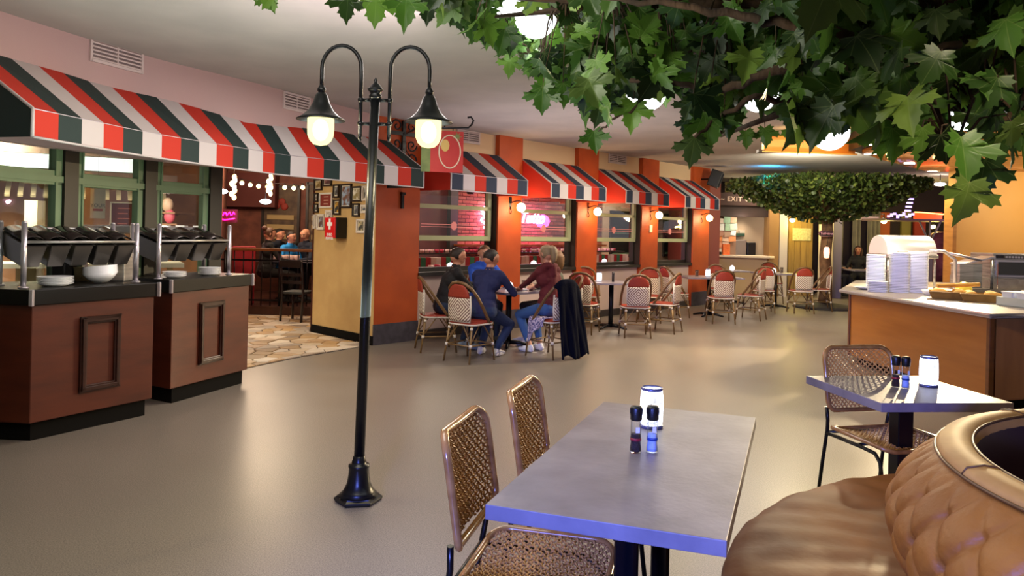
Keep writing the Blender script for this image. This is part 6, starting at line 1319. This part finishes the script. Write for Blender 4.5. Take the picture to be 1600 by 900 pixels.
for i, x in enumerate((-.9, -.45, .05)):
    for k in range(4): tag(inst('bowl', P_bowl, Matrix.Translation(kp(x, -1.65, 1.09 + k * .018)) @ Matrix.Scale(.9, 4)), ['white bowl in the leftmost stack on the kitchen pass', 'white bowl in the middle stack on the kitchen pass', 'white bowl in the rightmost stack on the kitchen pass'][i], 'bowl', 'bowls on the kitchen pass')
tag(MB().b2((-.14, -.1, 0), (.14, .1, .10)).build('yellow_box', mat('yellow_plastic', '#d8c020', .5)), 'bright yellow box on the kitchen pass at the far left', 'box').location = kp(-2.0, -1.65, 1.09)
bk = thing('wicker_basket', 'pale wicker basket behind the bowls on the near counter', 'basket', (-3.44, 5.98, 1.06)); MB().lathe([(0, 0), (.06, 0), (.075, .11), (.07, .11), (0, .01)], 18, cap=False).build('basket_body', mat('wicker_pale', '#cbb98e', .7, bump=.9, bscale=120), bk)
tag(MB().b2((-.07, -.07, 0), (.07, .07, .26)).build('steel_box', M_steel, None, bevel=.01), 'upright steel box at the right end of the near counter', 'box').location = (-3.20, 6.08, 1.06)
nt = thing('hanging_notice', 'white notice sheet with red line hung in the kitchen window', 'notice', at(153, 318, 7.0), R(30)); MB().b2((-.062, -.004, -.14), (.062, .004, .14)).build('sheet', M_crm, nt)
MB().b2((-.04, -.007, -.07), (.04, -.004, -.05)).build('red_line', mat('red_print', '#b03028', .5), nt)
text('lettering', 'YOUR', .045, Matrix.Translation((0, -.006, -.02)) @ Matrix.Rotation(PI / 2, 4, 'X'), mat('grey_print', '#8a8880', .5), nt, bold=.001); MB().tube([(0, 0, .14), (0, 0, 1.25)], .003, 4).build('hanger', M_blk, nt)
mb_ = thing('menu_board', 'dark red menu board with a pale frame in the kitchen', 'menu', at(192, 338, 8.0), R(30)); MB().b2((-.11, -.01, -.14), (.11, .01, .14)).build('board', mat('menu_red', '#7c2a1c', .6), mb_); m = MB()
for s_ in (-1, 1): m.b2((s_ * .115 - .007, -.018, -.15), (s_ * .115 + .007, .012, .15)); m.b2((-.12, -.018, s_ * .145 - .007), (.12, .012, s_ * .145 + .007))
m.build('frame', M_crm, mb_)
for k in range(4): MB().b2((-.05, -.014, .08 - k * .055), (.065 - .02 * (k % 2), -.010, .09 - k * .055)).build('lettering_line', mat('menu_print', '#e07a60', .5), mb_)
MB().b2((-.02, -.02, -1.0), (.02, .02, -.14)).build('stand', M_steel, mb_)
pc_ = tag(MB().b2((-.07, -.07, 0), (.07, .07, 1.75)).build('pale_duct', mat('duct_pale', '#cfc49c', .5)), 'pale square duct standing in the kitchen', 'duct'); pc_.location = (at(53, 400, 8.1).x, 8.1, 0)
for k, (px, py) in enumerate(((178, 352), (285, 354))):
    o = thing('heat_lamp_shelf', ['steel heat lamp shelf seen above the near rack', 'steel heat lamp shelf seen above the far rack'][k], 'shelf', at(px, py, 7.6 if k == 0 else 8.6), R(30), 'heat lamp shelves'); MB().b2((-.28, -.1, -.08), (.28, .1, .0)).build('shelf_box', M_steel2, o, bevel=.01); 
    for x in (-.24, .24): MB().b2((x - .015, -.02, -1.49), (x + .015, .02, -.08)).build('post', M_steel2, o)
for k in range(3):
    o = tag(MB().b2((-.05, -.05, 0), (.05, .05, .012)).build('white_card', M_white), ['leftmost white card on the far heat lamp shelf', 'middle white card on the far heat lamp shelf', 'rightmost white card on the far heat lamp shelf'][k], 'card', 'white cards on the heat lamp shelf'); p = bpy.data.objects['heat_lamp_shelf.001'].location; o.location = (p.x - .17 + .16 * k, p.y - .08 + .09 * k, p.z)
for k, (px, py, c_) in enumerate(((236, 322, '#c89a50'), (262, 320, '#a88a70'), (265, 338, '#b84a5a'))):
    p = at(px, py, 9.2); o = tag(MB().sphere((0, 0, 0), .07, 7, (1, .6, 1.3)).build('wall_jar', mat('jar_' + c_[1:], c_, .5)), ['ochre jar on the kitchen wall', 'pale jar on the kitchen wall', 'small pink jar on the kitchen wall'][k], 'jar'); o.location = p
    MB().b2((-.12, -.06, -.11), (.12, .5, -.09)).build('jar_shelf', M_kb, o)
# ---------------------------------------------------------------- left dining room furniture
RL = thing('railing', 'black metal railing with a wooden handrail on the raised floor', 'railing', (-5.6, 12.65, .16))
MB().b2((-.3, -.035, .93), (3.2, .035, .98)).build('handrail', wood('rail_wood', '#8a5226', '#6d3c18', (.5, 3, 3)), RL, bevel=.008); MB().b2((-.3, -.012, .76), (3.2, .012, .79)).build('top_bar', M_black, RL); MB().b2((-.3, -.012, .08), (3.2, .012, .11)).build('bottom_bar', M_black, RL)
for k in range(22): MB().tube([(-.2 + k * .155, 0, .0), (-.2 + k * .155, 0, .93)], .010 if k % 6 else .022, 8).build('baluster', M_black, RL)
DC = thing('wooden_chair', 'dark wooden chair with a ladder back in front of the railing', 'chair', (-3.42, 11.95, 0), R(-12)); M_dwd = wood('dark_chair_wood', '#2c211c', '#1f1714')
MB().prism(rrect(.20, .19, .04), .45, .49).build('seat', mat('chair_pad_grey', '#3f4544', .5), DC, bevel=.01)
for x in (-.18, .18): MB().tube([(x, .17, 0), (x, .17, .46)], .02, 6).build('leg', M_dwd, DC); MB().tube([(x, -.22, 0), (x, -.18, .46), (x, -.20, .7), (x, -.26, .98)], .02, 6).build('leg', M_dwd, DC)
for z, h in ((.93, .11), (.76, .05), (.64, .05)): MB().box((0, -.22 - .06 * (z > .8), z), (.36, .02, h)).build('back_slat', M_dwd, DC)
table('dining_table', 'dark table in the left room, laid with white dishes', -4.0, 13.55, 1.2, .7, R(-10), 'far tables').location.z = .16
for k in range(10):
    p = Vector((-4.35 + .1 * (k % 6) + rnd.uniform(-.02, .02), 13.35 + .18 * (k // 6), .912)); tag(inst('cup', c1, Matrix.Translation(p) @ Matrix.Scale(1.5, 4)), 'white cup on the dark table in the left room', 'cup', 'white cups in the left room')
rc = tag(MB().b2((-.19, -.03, .45), (.19, .03, 1.0)).b2((-.19, -.03, .40), (.19, .40, .47)).b2((-.18, 0, 0), (-.14, .04, .42)).b2((.14, 0, 0), (.18, .04, .42)).build('red_chair', mat('red_vinyl', '#a01620', .5), bevel=.015), 'red padded chair behind the railing', 'chair'); rc.location = (-4.66, 12.95, .16); rc.rotation_euler.z = R(200)
# pendants with edison bulbs and string lights
M_ed = mat('edison_glow', '#ffe2b0', .3, emit='#ffd08a', es=5)
for px, py, Y, lb in ((365, 292, 12.0, 'long hanging cluster of glowing filament bulbs at the window post'), (422, 288, 13.5, 'hanging cluster of filament bulbs in front of the red brown wall')):
    p = at(px, py, Y); o = thing('bulb_pendant', lb, 'lamp', p, 0, 'filament bulb clusters')
    for k in range(7): MB().sphere((.03 * math.sin(k * 2.1), .03 * math.cos(k * 2.1), .16 - k * .055), .035, 6, (1, 1, 1.4)).build('bulb', M_ed, o)
    MB().tube([(0, 0, .15), (0, 0, 2.98 - p.z)], .006, 4).build('cord', M_blk, o)
for k, (px, py) in enumerate(((378, 286), (391, 289), (404, 291), (418, 292), (445, 293), (459, 294), (473, 293))):
    o = thing('string_bulb', 'small round bulb of the string lights in the left room, in a row of seven', 'lamp', at(px, py, 14.2), 0, 'string light bulbs'); MB().sphere((0, 0, 0), .042, 7).build('bulb', M_ed, o); MB().tube([(0, 0, .03), (0, 0, .08)], .015, 6).build('socket', M_blk, o)
MB_c = [at(360, 278, 14.2)] + [at(px, py - 6, 14.2) for px, py in ((378, 286), (391, 289), (404, 291), (418, 292), (445, 293), (459, 294), (473, 293))]; tag(MB().tube(MB_c, .006, 4).build('light_cable', M_blk), 'dark cable carrying the row of string lights', 'cable')
for px, py, lb in ((347, 299, 'cool oval ceiling lamp near the window post'), (415, 315, 'cool oval lamp in the middle of the left room')):
    o = thing('oval_lamp', lb, 'lamp', at(px, py, 13), 0, 'cool oval lamps in the left room'); MB().sphere((0, 0, 0), .10, 9, (1, .8, .45)).build('diffuser', mat('cool_lamp', '#e8ffff', .3, emit='#d8f8ff', es=5), o); MB().tube([(0, 0, .04), (0, 0, 2.98 - o.location.z)], .006, 4).build('cord', M_blk, o)
nn_ = thing('neon_sign', 'small pink neon script on the red brown wall at left', 'neon sign', at(352, 337, 13.5), 0); M_neo2 = mat('neon_magenta', '#ff2a9a', .4, emit='#ff1084', es=4.5)
MB().tube([(-.18 + .024 * k, -.02, .035 + .035 * math.sin(k * 1.9)) for k in range(16)], .012, 5).build('script_tube', M_neo2, nn_); MB().tube([(-.19, -.02, -.05), (0, -.02, -.075), (.18, -.02, -.05)], .012, 5).build('underline_tube', M_neo2, nn_)
MB().b2((-.22, 0, -.12), (.22, .03, .12)).build('backboard', mat('neon_board', '#4a1a20', .5), nn_)
light('POINT', 'left_room_light', (-4.6, 13.2, 2.5), 80, (1, .74, .50), .3); light('POINT', 'left_room_light_b', (-3.6, 11.6, 2.7), 40, (1, .80, .58), .2); light('POINT', 'left_neon_light', tuple(at(352, 337, 13.2)), 2, (1, .1, .5), .1)
light('SPOT', 'sand_wall_spot', (-3.4, 8.8, 2.6), 28, (1, .86, .64), .1, (-2.4, 10.2, 1.0), 75, .7)
